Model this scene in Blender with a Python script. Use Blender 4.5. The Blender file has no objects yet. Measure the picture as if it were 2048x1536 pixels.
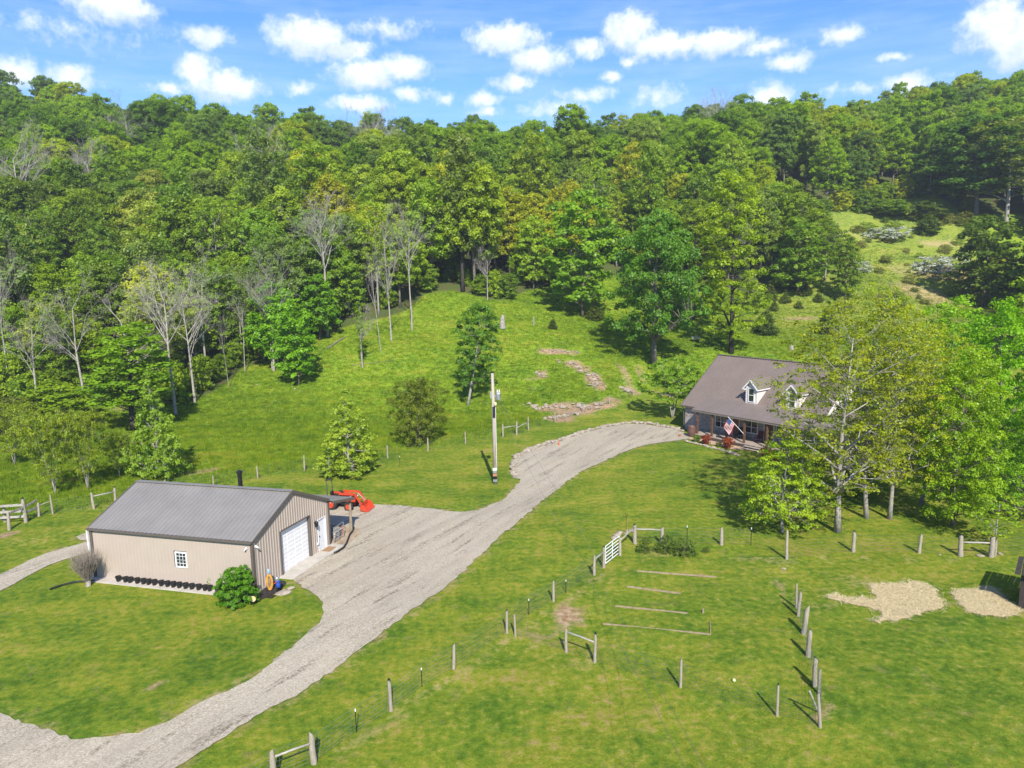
import bpy, bmesh, math, random
import numpy as np
from math import sin, cos, pi, radians, sqrt, atan2, degrees
from mathutils import Vector, Matrix
from mathutils.geometry import delaunay_2d_cdt

sc = bpy.context.scene
# ------------------------------------------------------------------ camera
PITCH, ROLL, CAMH, FPX = radians(8.8), radians(-1.0), 17.0, 1440.0
Fw = Vector((0, cos(PITCH), -sin(PITCH))); R0 = Vector((1, 0, 0)); U0 = R0.cross(Fw)
CR = R0*cos(ROLL) + U0*sin(ROLL); CU = U0*cos(ROLL) - R0*sin(ROLL)
cam_d = bpy.data.cameras.new('camera'); cam = bpy.data.objects.new('camera', cam_d)
sc.collection.objects.link(cam); sc.camera = cam
cam.matrix_world = Matrix(((CR.x, CU.x, -Fw.x, 0), (CR.y, CU.y, -Fw.y, 0), (CR.z, CU.z, -Fw.z, CAMH), (0, 0, 0, 1)))
cam_d.sensor_width = 36; cam_d.sensor_fit = 'HORIZONTAL'; cam_d.lens = 36*FPX/2048
cam_d.clip_start = 0.5; cam_d.clip_end = 3000

# ------------------------------------------------------------------ sun, sky, exposure
SUN_EL, SUN_AZ = radians(40), radians(172)
SKY_STRENGTH, SUN_STRENGTH, EXPO = 0.125, 4.9, 0.89
sd = bpy.data.lights.new('sun', 'SUN'); sd.energy = SUN_STRENGTH; sd.angle = radians(0.5); sd.color = (1, 0.95, 0.86)
sun = bpy.data.objects.new('sun', sd); sc.collection.objects.link(sun)
sdir = Vector((sin(SUN_AZ)*cos(SUN_EL), cos(SUN_AZ)*cos(SUN_EL), sin(SUN_EL)))
sun.rotation_euler = sdir.to_track_quat('Z', 'Y').to_euler(); sun.location = (0, 0, 120)
sc.view_settings.view_transform = 'Standard'; sc.view_settings.look = 'None'
sc.view_settings.exposure = EXPO; sc.view_settings.gamma = 1; sc.view_settings.use_curve_mapping = False

def ray(px, py):
    return (Fw + CR*((px-1024)/FPX) - CU*((py-768)/FPX))
def proj(p):
    q = Vector(p) - Vector((0, 0, CAMH)); Z = q.dot(Fw)
    return 1024+FPX*q.dot(CR)/Z, 768-FPX*q.dot(CU)/Z, Z
def at(px, py, y):
    d = ray(px, py); t = y/d.y; return Vector((d.x*t, y, CAMH+d.z*t))
def flat(px, py, z=0.0):
    d = ray(px, py); t = (z-CAMH)/d.z; return Vector((d.x*t, d.y*t, z))

class NT:
    def __init__(s, tree): s.t = tree; s.n = tree.nodes; s.l = tree.links
    def new(s, typ, ins=None, **kw):
        n = s.n.new(typ)
        for k, v in kw.items(): setattr(n, k, v)
        for k, v in (ins or {}).items():
            sk = n.inputs[k]
            if isinstance(v, bpy.types.NodeSocket): s.l.new(v, sk)
            else: sk.default_value = v
        return n
    def math(s, op, a, b=0.0, c=0.0, clamp=False):
        return s.new('ShaderNodeMath', {0: a, 1: b, 2: c}, operation=op, use_clamp=clamp).outputs[0]
    def mix(s, f, a, b, blend='MIX'):
        n = s.n.new('ShaderNodeMix'); n.data_type = 'RGBA'; n.blend_type = blend; n.clamp_factor = True
        for i, v in ((0, f), (6, a), (7, b)):
            if isinstance(v, bpy.types.NodeSocket): s.l.new(v, n.inputs[i])
            else: n.inputs[i].default_value = (*v, 1) if isinstance(v, tuple) and len(v) == 3 else v
        return n.outputs[2]
    def noise(s, vec, scale, detail=4, rough=0.6, lac=2.0):
        return s.new('ShaderNodeTexNoise', {'Vector': vec, 'Scale': scale, 'Detail': detail, 'Roughness': rough, 'Lacunarity': lac}).outputs[0]
    def ramp(s, f, stops, interp='LINEAR'):
        n = s.n.new('ShaderNodeValToRGB'); cr = n.color_ramp; cr.interpolation = interp
        while len(cr.elements) < len(stops): cr.elements.new(0.5)
        for e, (p, c) in zip(cr.elements, stops):
            e.position = p; e.color = (*c, 1) if not isinstance(c, (int, float)) else (c, c, c, 1)
        if isinstance(f, bpy.types.NodeSocket): s.l.new(f, n.inputs[0])
        return n.outputs[0]

# --- world: Nishita sky with a broken field of small cumulus
world = bpy.data.worlds.new('World'); sc.world = world; world.use_nodes = True
W = NT(world.node_tree); W.n.clear()
sky = W.new('ShaderNodeTexSky', sky_type='NISHITA', sun_disc=False, sun_elevation=SUN_EL, sun_rotation=SUN_AZ,
            altitude=200, air_density=1.3, dust_density=0.6, ozone_density=2.6)
tc = W.new('ShaderNodeTexCoord').outputs['Generated']
sp = W.new('ShaderNodeSeparateXYZ', {0: tc})
az = W.math('ARCTAN2', sp.outputs[0], sp.outputs[1])
el = W.math('ARCSINE', sp.outputs[2])
ae = W.new('ShaderNodeCombineXYZ', {0: az, 1: el}).outputs[0]
def azel(px, py):
    d = ray(px, py).normalized(); return atan2(d.x, d.y), math.asin(d.z)
nz1 = W.new('ShaderNodeTexNoise', {'Vector': ae, 'Scale': 22.0, 'Detail': 7, 'Roughness': 0.66})
off = W.new('ShaderNodeVectorMath', {0: nz1.outputs[1], 1: (0.5, 0.5, 0.5)}, operation='SUBTRACT').outputs[0]
off = W.new('ShaderNodeVectorMath', {0: off, 1: (0.034, 0.022, 0.0)}, operation='MULTIPLY').outputs[0]
aed = W.new('ShaderNodeVectorMath', {0: ae, 1: off}, operation='ADD').outputs[0]
# (px, py, half width, height above, strength) of the clouds that can be told apart
CL = [(225, 12, 85, 42, 1), (35, 150, 45, 36, .8), (140, 150, 55, 26, .7), (413, 72, 50, 26, .75), (395, 135, 48, 34, .9), (450, 172, 90, 32, .9),
      (330, 175, 34, 16, .7), (620, 78, 98, 46, 1), (690, 100, 68, 26, .9), (760, 62, 130, 22, .4), (735, 152, 84, 36, 1), (800, 138, 72, 30, .9), (720, 207, 80, 18, .8),
      (600, 180, 36, 18, .6), (1010, 78, 92, 34, 1), (1075, 122, 72, 34, 1), (1030, 165, 54, 20, .75), (965, 200, 44, 20, .75), (975, 222, 44, 14, .6),
      (1180, 92, 50, 24, .85), (1255, 62, 58, 46, 1), (1330, 92, 100, 30, 1), (1440, 86, 80, 32, 1), (1520, 96, 62, 18, .8), (1580, 122, 58, 18, .85), (1258, 122, 26, 14, .8),
      (1220, 155, 24, 16, .8), (1682, 68, 50, 22, .75), (1990, 50, 62, 56, 1), (2040, 80, 56, 60, 1), (1815, 170, 42, 22, .8), (1545, 190, 48, 32, .85), (1170, 190, 70, 18, .45),
      (1110, 215, 84, 20, .5), (1785, 118, 36, 10, .5), (1320, 190, 60, 24, .5), (1960, 94, 44, 12, .55), (885, 195, 26, 14, .5), (815, 190, 46, 18, .6), (1720, 175, 130, 14, .35), (120, 60, 150, 26, .22)]
mask = None; wsum = None; hsum = None
for (cx, cy, hw, hh, st) in CL:
    a0, e0 = azel(cx, cy)
    d = W.new('ShaderNodeVectorMath', {0: aed, 1: (a0, e0, 0)}, operation='SUBTRACT').outputs[0]
    d = W.new('ShaderNodeVectorMath', {0: d, 1: (FPX/hw/0.93, FPX/hh/0.93, 1)}, operation='MULTIPLY').outputs[0]
    dv_ = d; d = W.new('ShaderNodeVectorMath', {0: d}, operation='LENGTH').outputs['Value']
    m = W.math('MULTIPLY', W.math('SUBTRACT', 1.0, d), st)
    if hw*hh > 1900:
        wq = W.math('MAXIMUM', m, 0.0); wy = W.math('MULTIPLY', wq, W.new('ShaderNodeSeparateXYZ', {0: dv_}).outputs[1])
        wsum = wq if wsum is None else W.math('ADD', wsum, wq); hsum = wy if hsum is None else W.math('ADD', hsum, wy)
    mask = m if mask is None else W.math('SMOOTH_MAX', mask, m, 0.12)
edge = W.noise(ae, 55, 5, 0.65)
mask = W.math('ADD', mask, W.math('MULTIPLY', W.math('SUBTRACT', edge, 0.5), 1.25))
# the same kind of cloud everywhere else
dv = W.new('ShaderNodeVectorMath', {0: tc, 1: (2.2, 2.2, 7.0)}, operation='MULTIPLY').outputs[0]
nf = W.noise(dv, 2.1, 7, 0.55)
infr = W.math('MULTIPLY', W.math('LESS_THAN', W.math('ABSOLUTE', az), 0.62), W.math('LESS_THAN', el, 0.36))
fld = W.math('SUBTRACT', W.math('SUBTRACT', W.math('MULTIPLY', nf, 3.0), 1.66), W.math('MULTIPLY', infr, 3.0))
mask = W.math('MAXIMUM', mask, fld)
cov = W.new('ShaderNodeMapRange', {0: mask, 1: -0.12, 2: 0.72, 3: 0.0, 4: 1.0}, interpolation_type='SMOOTHSTEP').outputs[0]
thin = W.noise(W.new('ShaderNodeVectorMath', {0: tc, 1: (3, 3, 26)}, operation='MULTIPLY').outputs[0], 2.4, 6, 0.6)
thin = W.new('ShaderNodeMapRange', {0: thin, 1: 0.42, 2: 0.8, 3: 0.0, 4: 0.2}).outputs[0]
cov = W.math('MAXIMUM', W.math('MULTIPLY', cov, 0.93), thin)
hori = W.new('ShaderNodeMapRange', {0: el, 1: -0.02, 2: 0.12, 3: 0.25, 4: 1.0}).outputs[0]
sh = W.noise(ae, 34, 4, 0.6)
hgt_ = W.math('DIVIDE', hsum, W.math('MAXIMUM', wsum, 0.05))
ccol = W.mix(W.new('ShaderNodeMapRange', {0: W.math('ADD', hgt_, W.math('MULTIPLY', W.math('SUBTRACT', sh, 0.5), 2.2)), 1: -0.55, 2: 0.25}).outputs[0], (3.9, 4.35, 5.15), (5.6, 5.75, 6.0))  # underside shade painted into the cloud colour: greyer low down, brighter above
skyc = W.new('ShaderNodeVectorMath', {0: sky.outputs[0], 1: (0.31, 0.54, 0.90)}, operation='MULTIPLY').outputs[0]
skyc = W.mix(W.new('ShaderNodeMapRange', {0: el, 1: 0.06, 2: 0.30, 3: 0.38, 4: 0.0}).outputs[0], skyc, (3.1, 4.2, 5.6))
wc = W.mix(W.math('MULTIPLY', cov, hori), skyc, ccol)
bg = W.new('ShaderNodeBackground', {'Color': wc, 'Strength': SKY_STRENGTH})
wo = W.new('ShaderNodeOutputWorld', {'Surface': bg.outputs[0]})

# ------------------------------------------------------------------ object helpers
COL = sc.collection
def tag(o, label=None, cat=None, group=None, kind=None):
    if label: o['label'] = label
    if cat: o['category'] = cat
    if group: o['group'] = group
    if kind: o['kind'] = kind
    return o
def thing(name, label, cat, loc=(0, 0, 0), rz=0.0, group=None):
    o = bpy.data.objects.new(name, None); COL.objects.link(o); o.location = loc; o.rotation_euler = (0, 0, rz)
    o.empty_display_size = 0.3
    return tag(o, label, cat, group)
class MB:
    def __init__(s): s.v = []; s.f = []
    def add(s, vs, fs):
        b = len(s.v); s.v.extend([tuple(v) for v in vs]); s.f.extend([tuple(i+b for i in f) for f in fs]); return s
    def box(s, x0, x1, y0, y1, z0, z1):
        return s.add([(x0, y0, z0), (x1, y0, z0), (x1, y1, z0), (x0, y1, z0), (x0, y0, z1), (x1, y0, z1), (x1, y1, z1), (x0, y1, z1)],
                     [(0, 3, 2, 1), (4, 5, 6, 7), (0, 1, 5, 4), (1, 2, 6, 5), (2, 3, 7, 6), (3, 0, 4, 7)])
    def prism(s, poly, ext):   # poly: 3d points, ext: vector
        n = len(poly); e = Vector(ext); p = [Vector(q) for q in poly]
        return s.add(p+[q+e for q in p], [tuple(range(n-1, -1, -1)), tuple(range(n, 2*n))]+[(i, (i+1) % n, n+(i+1) % n, n+i) for i in range(n)])
    def tube(s, pts, rad, n=6, cap=True):
        pts = [Vector(p) for p in pts]; m = len(pts)
        if not hasattr(rad, '__len__'): rad = [rad]*m
        vs = []; ref = None
        for i, p in enumerate(pts):
            t = (pts[min(i+1, m-1)]-pts[max(i-1, 0)])
            t = t.normalized() if t.length > 1e-9 else Vector((0, 0, 1))
            if ref is None: ref = Vector((1, 0, 0)) if abs(t.x) < 0.8 else Vector((0, 1, 0))
            u = (ref - t*ref.dot(t)); u = u.normalized() if u.length > 1e-6 else t.orthogonal().normalized()
            ref = u; w = t.cross(u)
            for k in range(n):
                a = 2*pi*k/n; vs.append(p+(u*cos(a)+w*sin(a))*rad[i])
        fs = [(i*n+k, i*n+(k+1) % n, (i+1)*n+(k+1) % n, (i+1)*n+k) for i in range(m-1) for k in range(n)]
        if cap: fs += [tuple(range(n-1, -1, -1)), tuple((m-1)*n+k for k in range(n))]
        return s.add(vs, fs)
    def bar(s, a, b, w, h, up=(0, 0, 1)):
        a = Vector(a); b = Vector(b); t = (b-a).normalized(); u = t.cross(Vector(up)).normalized()*w/2; v = u.normalized().cross(t)*h/2
        return s.add([a-u-v, a+u-v, a+u+v, a-u+v, b-u-v, b+u-v, b+u+v, b-u+v],
                     [(0, 1, 2, 3), (7, 6, 5, 4), (0, 4, 5, 1), (1, 5, 6, 2), (2, 6, 7, 3), (3, 7, 4, 0)])
    def lathe(s, prof, n=16, c=(0, 0, 0), axis='Z'):
        vs = []
        for (r, z) in prof:
            for k in range(n):
                a = 2*pi*k/n; q = (r*cos(a), r*sin(a), z)
                if axis == 'Y': q = (q[0], q[2], q[1])
                if axis == 'X': q = (q[2], q[0], q[1])
                vs.append((q[0]+c[0], q[1]+c[1], q[2]+c[2]))
        m = len(prof)
        fs = [(i*n+k, i*n+(k+1) % n, (i+1)*n+(k+1) % n, (i+1)*n+k) for i in range(m-1) for k in range(n)]
        fs += [tuple(range(n-1, -1, -1)), tuple((m-1)*n+k for k in range(n))]
        return s.add(vs, fs)
    def build(s, name, mat, parent=None, smooth=False, loc=None, fix=True):
        me = bpy.data.meshes.new(name); me.from_pydata(s.v, [], s.f)
        if fix:
            bm = bmesh.new(); bm.from_mesh(me); bmesh.ops.recalc_face_normals(bm, faces=bm.faces); bm.to_mesh(me); bm.free()
        me.materials.append(mat)
        if smooth: me.shade_smooth()
        o = bpy.data.objects.new(name, me); COL.objects.link(o)
        if parent: o.parent = parent
        if loc is not None: o.location = loc
        return o
def link(name, me, parent=None, loc=None, rz=None, scale=None):
    o = bpy.data.objects.new(name, me); COL.objects.link(o)
    if parent: o.parent = parent
    if loc is not None: o.location = loc
    if rz is not None: o.rotation_euler = (0, 0, rz)
    if scale is not None: o.scale = scale
    return o
def np_mesh(name, V, F4, mat, F3=None):
    me = bpy.data.meshes.new(name); V = np.asarray(V, np.float32)
    n4 = 0 if F4 is None else len(F4); n3 = 0 if F3 is None else len(F3)
    loops = np.concatenate([a for a in ([np.asarray(F4).ravel()] if n4 else [])+([np.asarray(F3).ravel()] if n3 else [])]).astype(np.int32)
    tot = np.concatenate([np.full(n4, 4), np.full(n3, 3)]).astype(np.int32)
    st = np.concatenate([[0], np.cumsum(tot)[:-1]]).astype(np.int32)
    me.vertices.add(len(V)); me.vertices.foreach_set('co', V.ravel())
    me.loops.add(len(loops)); me.loops.foreach_set('vertex_index', loops)
    me.polygons.add(len(tot)); me.polygons.foreach_set('loop_start', st); me.polygons.foreach_set('loop_total', tot)
    me.update(calc_edges=True); me.validate()
    if mat: me.materials.append(mat)
    return me

# ------------------------------------------------------------------ materials
def mat(name, base, rough=0.7, metal=0.0, var=0.12, scale=3.0, bump=0.0, bscale=40.0, spec=0.4, stretch=None, dark=None, coords='Object'):
    m = bpy.data.materials.new(name); m.use_nodes = True; T = NT(m.node_tree); T.n.clear()
    co = T.new('ShaderNodeTexCoord').outputs[coords]
    if stretch: co = T.new('ShaderNodeVectorMath', {0: co, 1: stretch}, operation='MULTIPLY').outputs[0]
    nz = T.noise(co, scale, 6, 0.65)
    f = T.new('ShaderNodeMapRange', {0: nz, 1: 0.3, 2: 0.7}).outputs[0]
    lo = dark if dark else tuple(c*(1-var*2) for c in base); hi = tuple(min(1, c*(1+var)) for c in base)
    c = T.mix(f, tuple(v*.8 for v in lo), tuple(v*.8 for v in hi))
    b = T.new('ShaderNodeBsdfPrincipled', {'Base Color': c, 'Roughness': rough, 'Metallic': metal, 'Specular IOR Level': spec})
    if bump:
        bn = T.new('ShaderNodeBump', {'Height': T.noise(co, bscale, 4, 0.7), 'Strength': bump, 'Distance': 0.02})
        T.l.new(bn.outputs[0], b.inputs['Normal'])
    T.new('ShaderNodeOutputMaterial', {'Surface': b.outputs[0]})
    return m
TRANS = 0.50
def leaf_mat(name, trans=TRANS, gloss=0.015, usecol=True, base=(0.06, 0.12, 0.015), hue=0.25):
    m = bpy.data.materials.new(name); m.use_nodes = True; T = NT(m.node_tree); T.n.clear()
    oi = T.new('ShaderNodeObjectInfo')
    c = oi.outputs['Color'] if usecol else None
    at_ = T.new('ShaderNodeAttribute', attribute_name='tint').outputs['Fac']
    if c is None: c = T.new('ShaderNodeRGB').outputs[0]; c.default_value = (*base, 1)
    c1 = T.mix(1.0, c, (0.98, 1.0, 0.7), 'MULTIPLY'); c2 = T.mix(1.0, c, (2.1, 1.72, 0.9), 'MULTIPLY')
    cc = T.mix(at_, c1, c2)
    df = T.new('ShaderNodeBsdfDiffuse', {'Color': cc}); tr = T.new('ShaderNodeBsdfTranslucent', {'Color': T.mix(1.0, cc, (1.3, 1.25, 0.4), 'MULTIPLY')})
    mx = T.new('ShaderNodeMixShader', {0: trans, 1: df.outputs[0], 2: tr.outputs[0]})
    gl = T.new('ShaderNodeBsdfGlossy', {'Roughness': 0.45, 'Color': (0.8, 0.9, 0.8, 1)})
    m2 = T.new('ShaderNodeMixShader', {0: gloss, 1: mx.outputs[0], 2: gl.outputs[0]})
    T.new('ShaderNodeOutputMaterial', {'Surface': m2.outputs[0]})
    return m
M = {}
M['leaf'] = leaf_mat('leaf')
M['bark'] = mat('bark', (0.20, 0.17, 0.135), 0.9, var=0.3, scale=5, bump=0.6, bscale=14, stretch=(2, 2, .4))
M['bark_pale'] = mat('pale_bark', (0.40, 0.37, 0.32), 0.9, dark=(0.16, 0.14, 0.12), scale=3.5, bump=0.5, bscale=14, stretch=(2, 2, 1))
M['bark_dark'] = mat('dark_bark', (0.06, 0.05, 0.04), 0.95, var=0.35, scale=5, bump=0.6)
M['dead'] = mat('dead_wood', (0.39, 0.35, 0.30), 0.9, var=0.25, scale=2.5)
M['post'] = mat('weathered_post', (0.50, 0.435, 0.34), 0.9, dark=(0.12, 0.10, 0.07), scale=4, bump=0.7, bscale=25, stretch=(4, 4, .6))
M['rail'] = mat('weathered_rail', (0.42, 0.39, 0.33), 0.9, dark=(0.22, 0.2, 0.17), scale=5, bump=0.4)
M['wire'] = mat('wire', (0.30, 0.31, 0.31), 0.5, 0.8, var=.1)
M['steel'] = mat('galvanised_steel', (0.52, 0.53, 0.54), 0.4, 0.7, var=.1)
M['white'] = mat('white_paint', (0.78, 0.78, 0.77), 0.45, var=0.04)
M['black'] = mat('black_plastic', (0.018, 0.018, 0.019), 0.45, var=0.2)
M['darkmetal'] = mat('dark_metal', (0.03, 0.03, 0.033), 0.4, 0.5, var=0.2)
M['concrete'] = mat('concrete', (0.50, 0.45, 0.38), 0.9, var=0.12, scale=1.5, bump=0.3, bscale=60)
M['rock'] = mat('limestone', (0.43, 0.365, 0.285), 0.95, dark=(0.18, 0.145, 0.105), scale=2.2, bump=0.8, bscale=9)
M['glass'] = mat('window_glass', (0.02, 0.028, 0.032), 0.06, var=0.1, spec=0.9)
# ------------------------------------------------------------------ terrain
def flatpts():
    P = []
    for y in (-60, 0, 20, 40, 58):
        for x in (-120, -60, -30, 0, 30, 60, 120): P.append((x, y, 0.0))
    for x in (-20, 0, 14): P.append((x, 72, 0.0))
    for p in ((24, 82, 0.0), (35, 85, 0.3), (45, 78, 0.2), (60, 75, .3), (-45, 66, 0), (-60, 72, 0), (-48, 78, 0), (-33, 72, 0)): P.append(p)
    return P
CTRL = flatpts()
for (px, py, Y) in [(0, 800, 92), (80, 820, 88), (200, 800, 93), (390, 797, 96), (480, 740, 106), (600, 690, 114), (660, 670, 117), (760, 700, 108), (825, 660, 118),
                    (870, 592, 134), (1000, 604, 133), (1100, 582, 140), (1165, 632, 127), (940, 808, 92), (1000, 700, 108), (1308, 725, 104), (1150, 705, 108),
                    (1100, 820, 88), (1220, 800, 87), (1460, 705, 107), (1390, 690, 110), (1250, 640, 125), (1400, 600, 136), (1560, 670, 116), (1630, 610, 133),
                    (1700, 560, 146), (1850, 590, 140), (1800, 480, 168), (1900, 480, 168), (1850, 420, 182), (1650, 410, 185), (1960, 440, 178), (2048, 430, 180),
                    (2048, 640, 130), (1750, 700, 106), (1990, 700, 106), (700, 780, 97), (560, 800, 93), (1200, 550, 150), (1480, 600, 137),
                    (-300, 800, 96), (2300, 600, 140), (2300, 420, 185)]:
    p = at(px, py, Y); CTRL.append((p.x, p.y, p.z))
SKYLINE = [(-600, 150), (-200, 160), (0, 168), (60, 172), (120, 178), (180, 192), (215, 215), (260, 236), (330, 232), (400, 215), (440, 208), (480, 252), (540, 240), (585, 262), (640, 228), (700, 240),
           (760, 238), (850, 236), (920, 232), (1000, 244), (1080, 246), (1130, 256), (1200, 238), (1240, 228), (1300, 212), (1380, 196), (1450, 186), (1540, 192), (1600, 212), (1680, 200),
           (1760, 194), (1850, 184), (1900, 140), (1960, 150), (2048, 150), (2300, 120), (2700, 120)]
for (px, py) in SKYLINE[::2]:
    Y = 250; p = at(px, py, Y); z = p.z - (21.5 if px > 450 else 19.5)
    CTRL.append((p.x, Y, z)); CTRL.append((p.x*1.3, 345, z-4))
    p2 = at(px, py, 185)
for x in (-500, -250, 0, 250, 500):
    CTRL.append((x*1.2, 600, 38)); CTRL.append((x*1.5, 900, 25))
CTRL += [(-260, 90, 10), (280, 90, 12), (-260, 0, 0), (260, 0, 0), (-400, 300, 55), (420, 300, 60)]
CT = np.array(CTRL); CX = CT[:, :2]
def _k(r2): return 0.5*r2*np.log(r2+1e-9)
_n = len(CT); _d2 = ((CX[:, None]-CX[None])**2).sum(-1)/1e4
_A = np.zeros((_n+3, _n+3)); _A[:_n, :_n] = _k(_d2)+np.eye(_n)*2e-4
_A[:_n, _n] = 1; _A[:_n, _n+1:] = CX/100; _A[_n, :_n] = 1; _A[_n+1:, :_n] = CX.T/100
_w = np.linalg.solve(_A, np.concatenate([CT[:, 2], np.zeros(3)]))
YLX = [-120, -60, -45, -20, 0, 12, 20, 30, 45, 60, 120]; YLY = [66, 66, 66, 70, 76, 80, 92, 96, 92, 84, 80]
def height(x, y):
    x = np.atleast_1d(np.asarray(x, float)); y = np.atleast_1d(np.asarray(y, float)); sh = x.shape; x = x.ravel(); y = y.ravel()
    out = np.zeros(len(x))
    for i in range(0, len(x), 20000):
        X = np.stack([x[i:i+20000], y[i:i+20000]], 1)
        d2 = ((X[:, None]-CX[None])**2).sum(-1)/1e4
        out[i:i+20000] = _k(d2)@_w[:_n]+_w[_n]+X@_w[_n+1:]/100
    m = np.clip((y-np.interp(x, YLX, YLY))/14, 0, 1); m = m*m*(3-2*m)
    und = 0.10*np.sin(x*0.21+1.3)*np.sin(y*0.17+0.4)+0.05*np.sin(x*0.47+y*0.31)+0.03*np.sin(x*0.9-y*1.1)
    far = np.clip((y-90)/60, 0, 1)
    und2 = far*(0.9*np.sin(x*0.071+2)*np.sin(y*0.063)+0.5*np.sin(x*0.17+y*0.11))
    mb = np.clip((y-12)/6, 0, 1)
    # keep building pads flat
    for (bx, by, br) in ((-18.5, 42.5, 9.5), (26, 72, 13)):
        dd = np.sqrt((x-bx)**2+(y-by)**2); mb = mb*np.clip((dd-br)/4, 0, 1)
    res = m*out+und*mb+und2
    return res.reshape(sh)
def H(x, y): return float(height(x, y)[0])
def ground(px, py, dz=0.0):
    d = ray(px, py); ts = np.concatenate([np.arange(8, 140, 0.5), np.arange(140, 420, 1.5)])
    X = d.x*ts; Y = d.y*ts; Z = CAMH+d.z*ts-height(X, Y)-dz
    i = int(np.argmax(Z < 0))
    if Z[i] >= 0: i = len(ts)-1
    a, b = ts[max(i-1, 0)], ts[i]
    for _ in range(14):
        m = (a+b)/2
        if CAMH+d.z*m-H(d.x*m, d.y*m)-dz < 0: b = m
        else: a = m
    return Vector((d.x*b, d.y*b, H(d.x*b, d.y*b)))
def top_z(base, py):   # height above base of the point above it that appears on image row py
    lo, hi = 0.0, 60.0
    for _ in range(40):
        m = (lo+hi)/2
        if proj(base+Vector((0, 0, m)))[1] > py: lo = m
        else: hi = m
    return lo
def inpoly(x, y, P):
    x = np.asarray(x); y = np.asarray(y); c = np.zeros(x.shape, bool); n = len(P); j = n-1
    for i in range(n):
        xi, yi = P[i][0], P[i][1]; xj, yj = P[j][0], P[j][1]
        t = ((yi > y) != (yj > y)) & (x < (xj-xi)*(y-yi)/((yj-yi) if yj != yi else 1e-9)+xi)
        c ^= t; j = i
    return c
def smooth_poly(P, step=0.6, seed=1, jit=0.12):
    rnd = random.Random(seed); out = []; n = len(P)
    for i in range(n):
        p0, p1, p2, p3 = [Vector((P[(i+k-1) % n][0], P[(i+k-1) % n][1])) for k in range(4)]
        L = (p2-p1).length; m = max(2, int(L/step))
        for k in range(m):
            t = k/m
            q = 0.5*((2*p1)+(p2-p0)*t+(2*p0-5*p1+4*p2-p3)*t*t+(3*p1-p0-3*p2+p3)*t*t*t)
            if L > 25: q = p1.lerp(p2, t)
            out.append((q.x+rnd.uniform(-jit, jit), q.y+rnd.uniform(-jit, jit)))
    return out
def drape(name, poly, matl, lift, grid=1.2, kind='structure'):
    xs = [p[0] for p in poly]; ys = [p[1] for p in poly]
    gx, gy = np.meshgrid(np.arange(min(xs), max(xs), grid), np.arange(min(ys), max(ys), grid))
    gx = gx.ravel(); gy = gy.ravel(); ins = inpoly(gx, gy, poly)
    PB = np.array(poly); keep = []
    for a, b in zip(gx[ins], gy[ins]):
        if ((PB-[a, b])**2).sum(1).min() > (grid*0.35)**2: keep.append((a, b))
    pts = [Vector(p) for p in poly]+[Vector(p) for p in keep]; n = len(poly)
    r = delaunay_2d_cdt(pts, [], [list(range(n))], 1, 1e-5)
    V = np.array([(v.x, v.y) for v in r[0]]); Z = height(V[:, 0], V[:, 1])+lift
    me = bpy.data.meshes.new(name); me.from_pydata([(V[i, 0], V[i, 1], Z[i]) for i in range(len(V))], [], [tuple(f) for f in r[2]])
    bm = bmesh.new(); bm.from_mesh(me); bmesh.ops.recalc_face_normals(bm, faces=bm.faces)
    if bm.faces and sum(f.normal.z for f in bm.faces) < 0: bmesh.ops.reverse_faces(bm, faces=bm.faces)
    bm.to_mesh(me); bm.free(); me.materials.append(matl); me.shade_smooth()
    o = bpy.data.objects.new(name, me); COL.objects.link(o)
    return tag(o, kind=kind)

# zones --------------------------------------------------------------
def W2(pts): return [tuple(ground(*p)[:2]) for p in pts]
DRIVE_PX = [(0, 1427), (60, 1450), (130, 1473), (180, 1480), (250, 1472), (330, 1445), (400, 1408), (470, 1375), (520, 1345), (570, 1305), (610, 1270), (640, 1245), (648, 1225), (640, 1200), (612, 1180),
            (594, 1166), (585, 1150), (640, 1112), (672, 1094), (668, 1070), (700, 1060), (672, 1035), (560, 985), (400, 965), (300, 962), (240, 990), (330, 1000), (480, 1008), (640, 1012), (700, 1008), (760, 1010), (800, 1012), (860, 1018), (920, 1025), (965, 1017), (1003, 1001), (1028, 978), (1040, 959), (1026, 956), (1026, 935), (1035, 913), (1060, 900), (1100, 887),
            (1140, 875), (1180, 863), (1220, 853), (1262, 848), (1310, 852), (1345, 858), (1368, 866), (1382, 872), (1372, 879), (1300, 889), (1251, 903), (1228, 914), (1173, 938), (1130, 967), (1087, 1000), (1060, 1024), (1030, 1050),
            (980, 1092), (930, 1140), (880, 1182), (800, 1240), (720, 1300), (640, 1360), (560, 1408), (480, 1455), (400, 1507), (345, 1540), (240, 1610)]
dp = W2(DRIVE_PX)+[(-12, 9), (-30, 9), (-46, 16), tuple(ground(-420, 1330)[:2]), tuple(ground(-160, 1370)[:2])]
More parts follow.
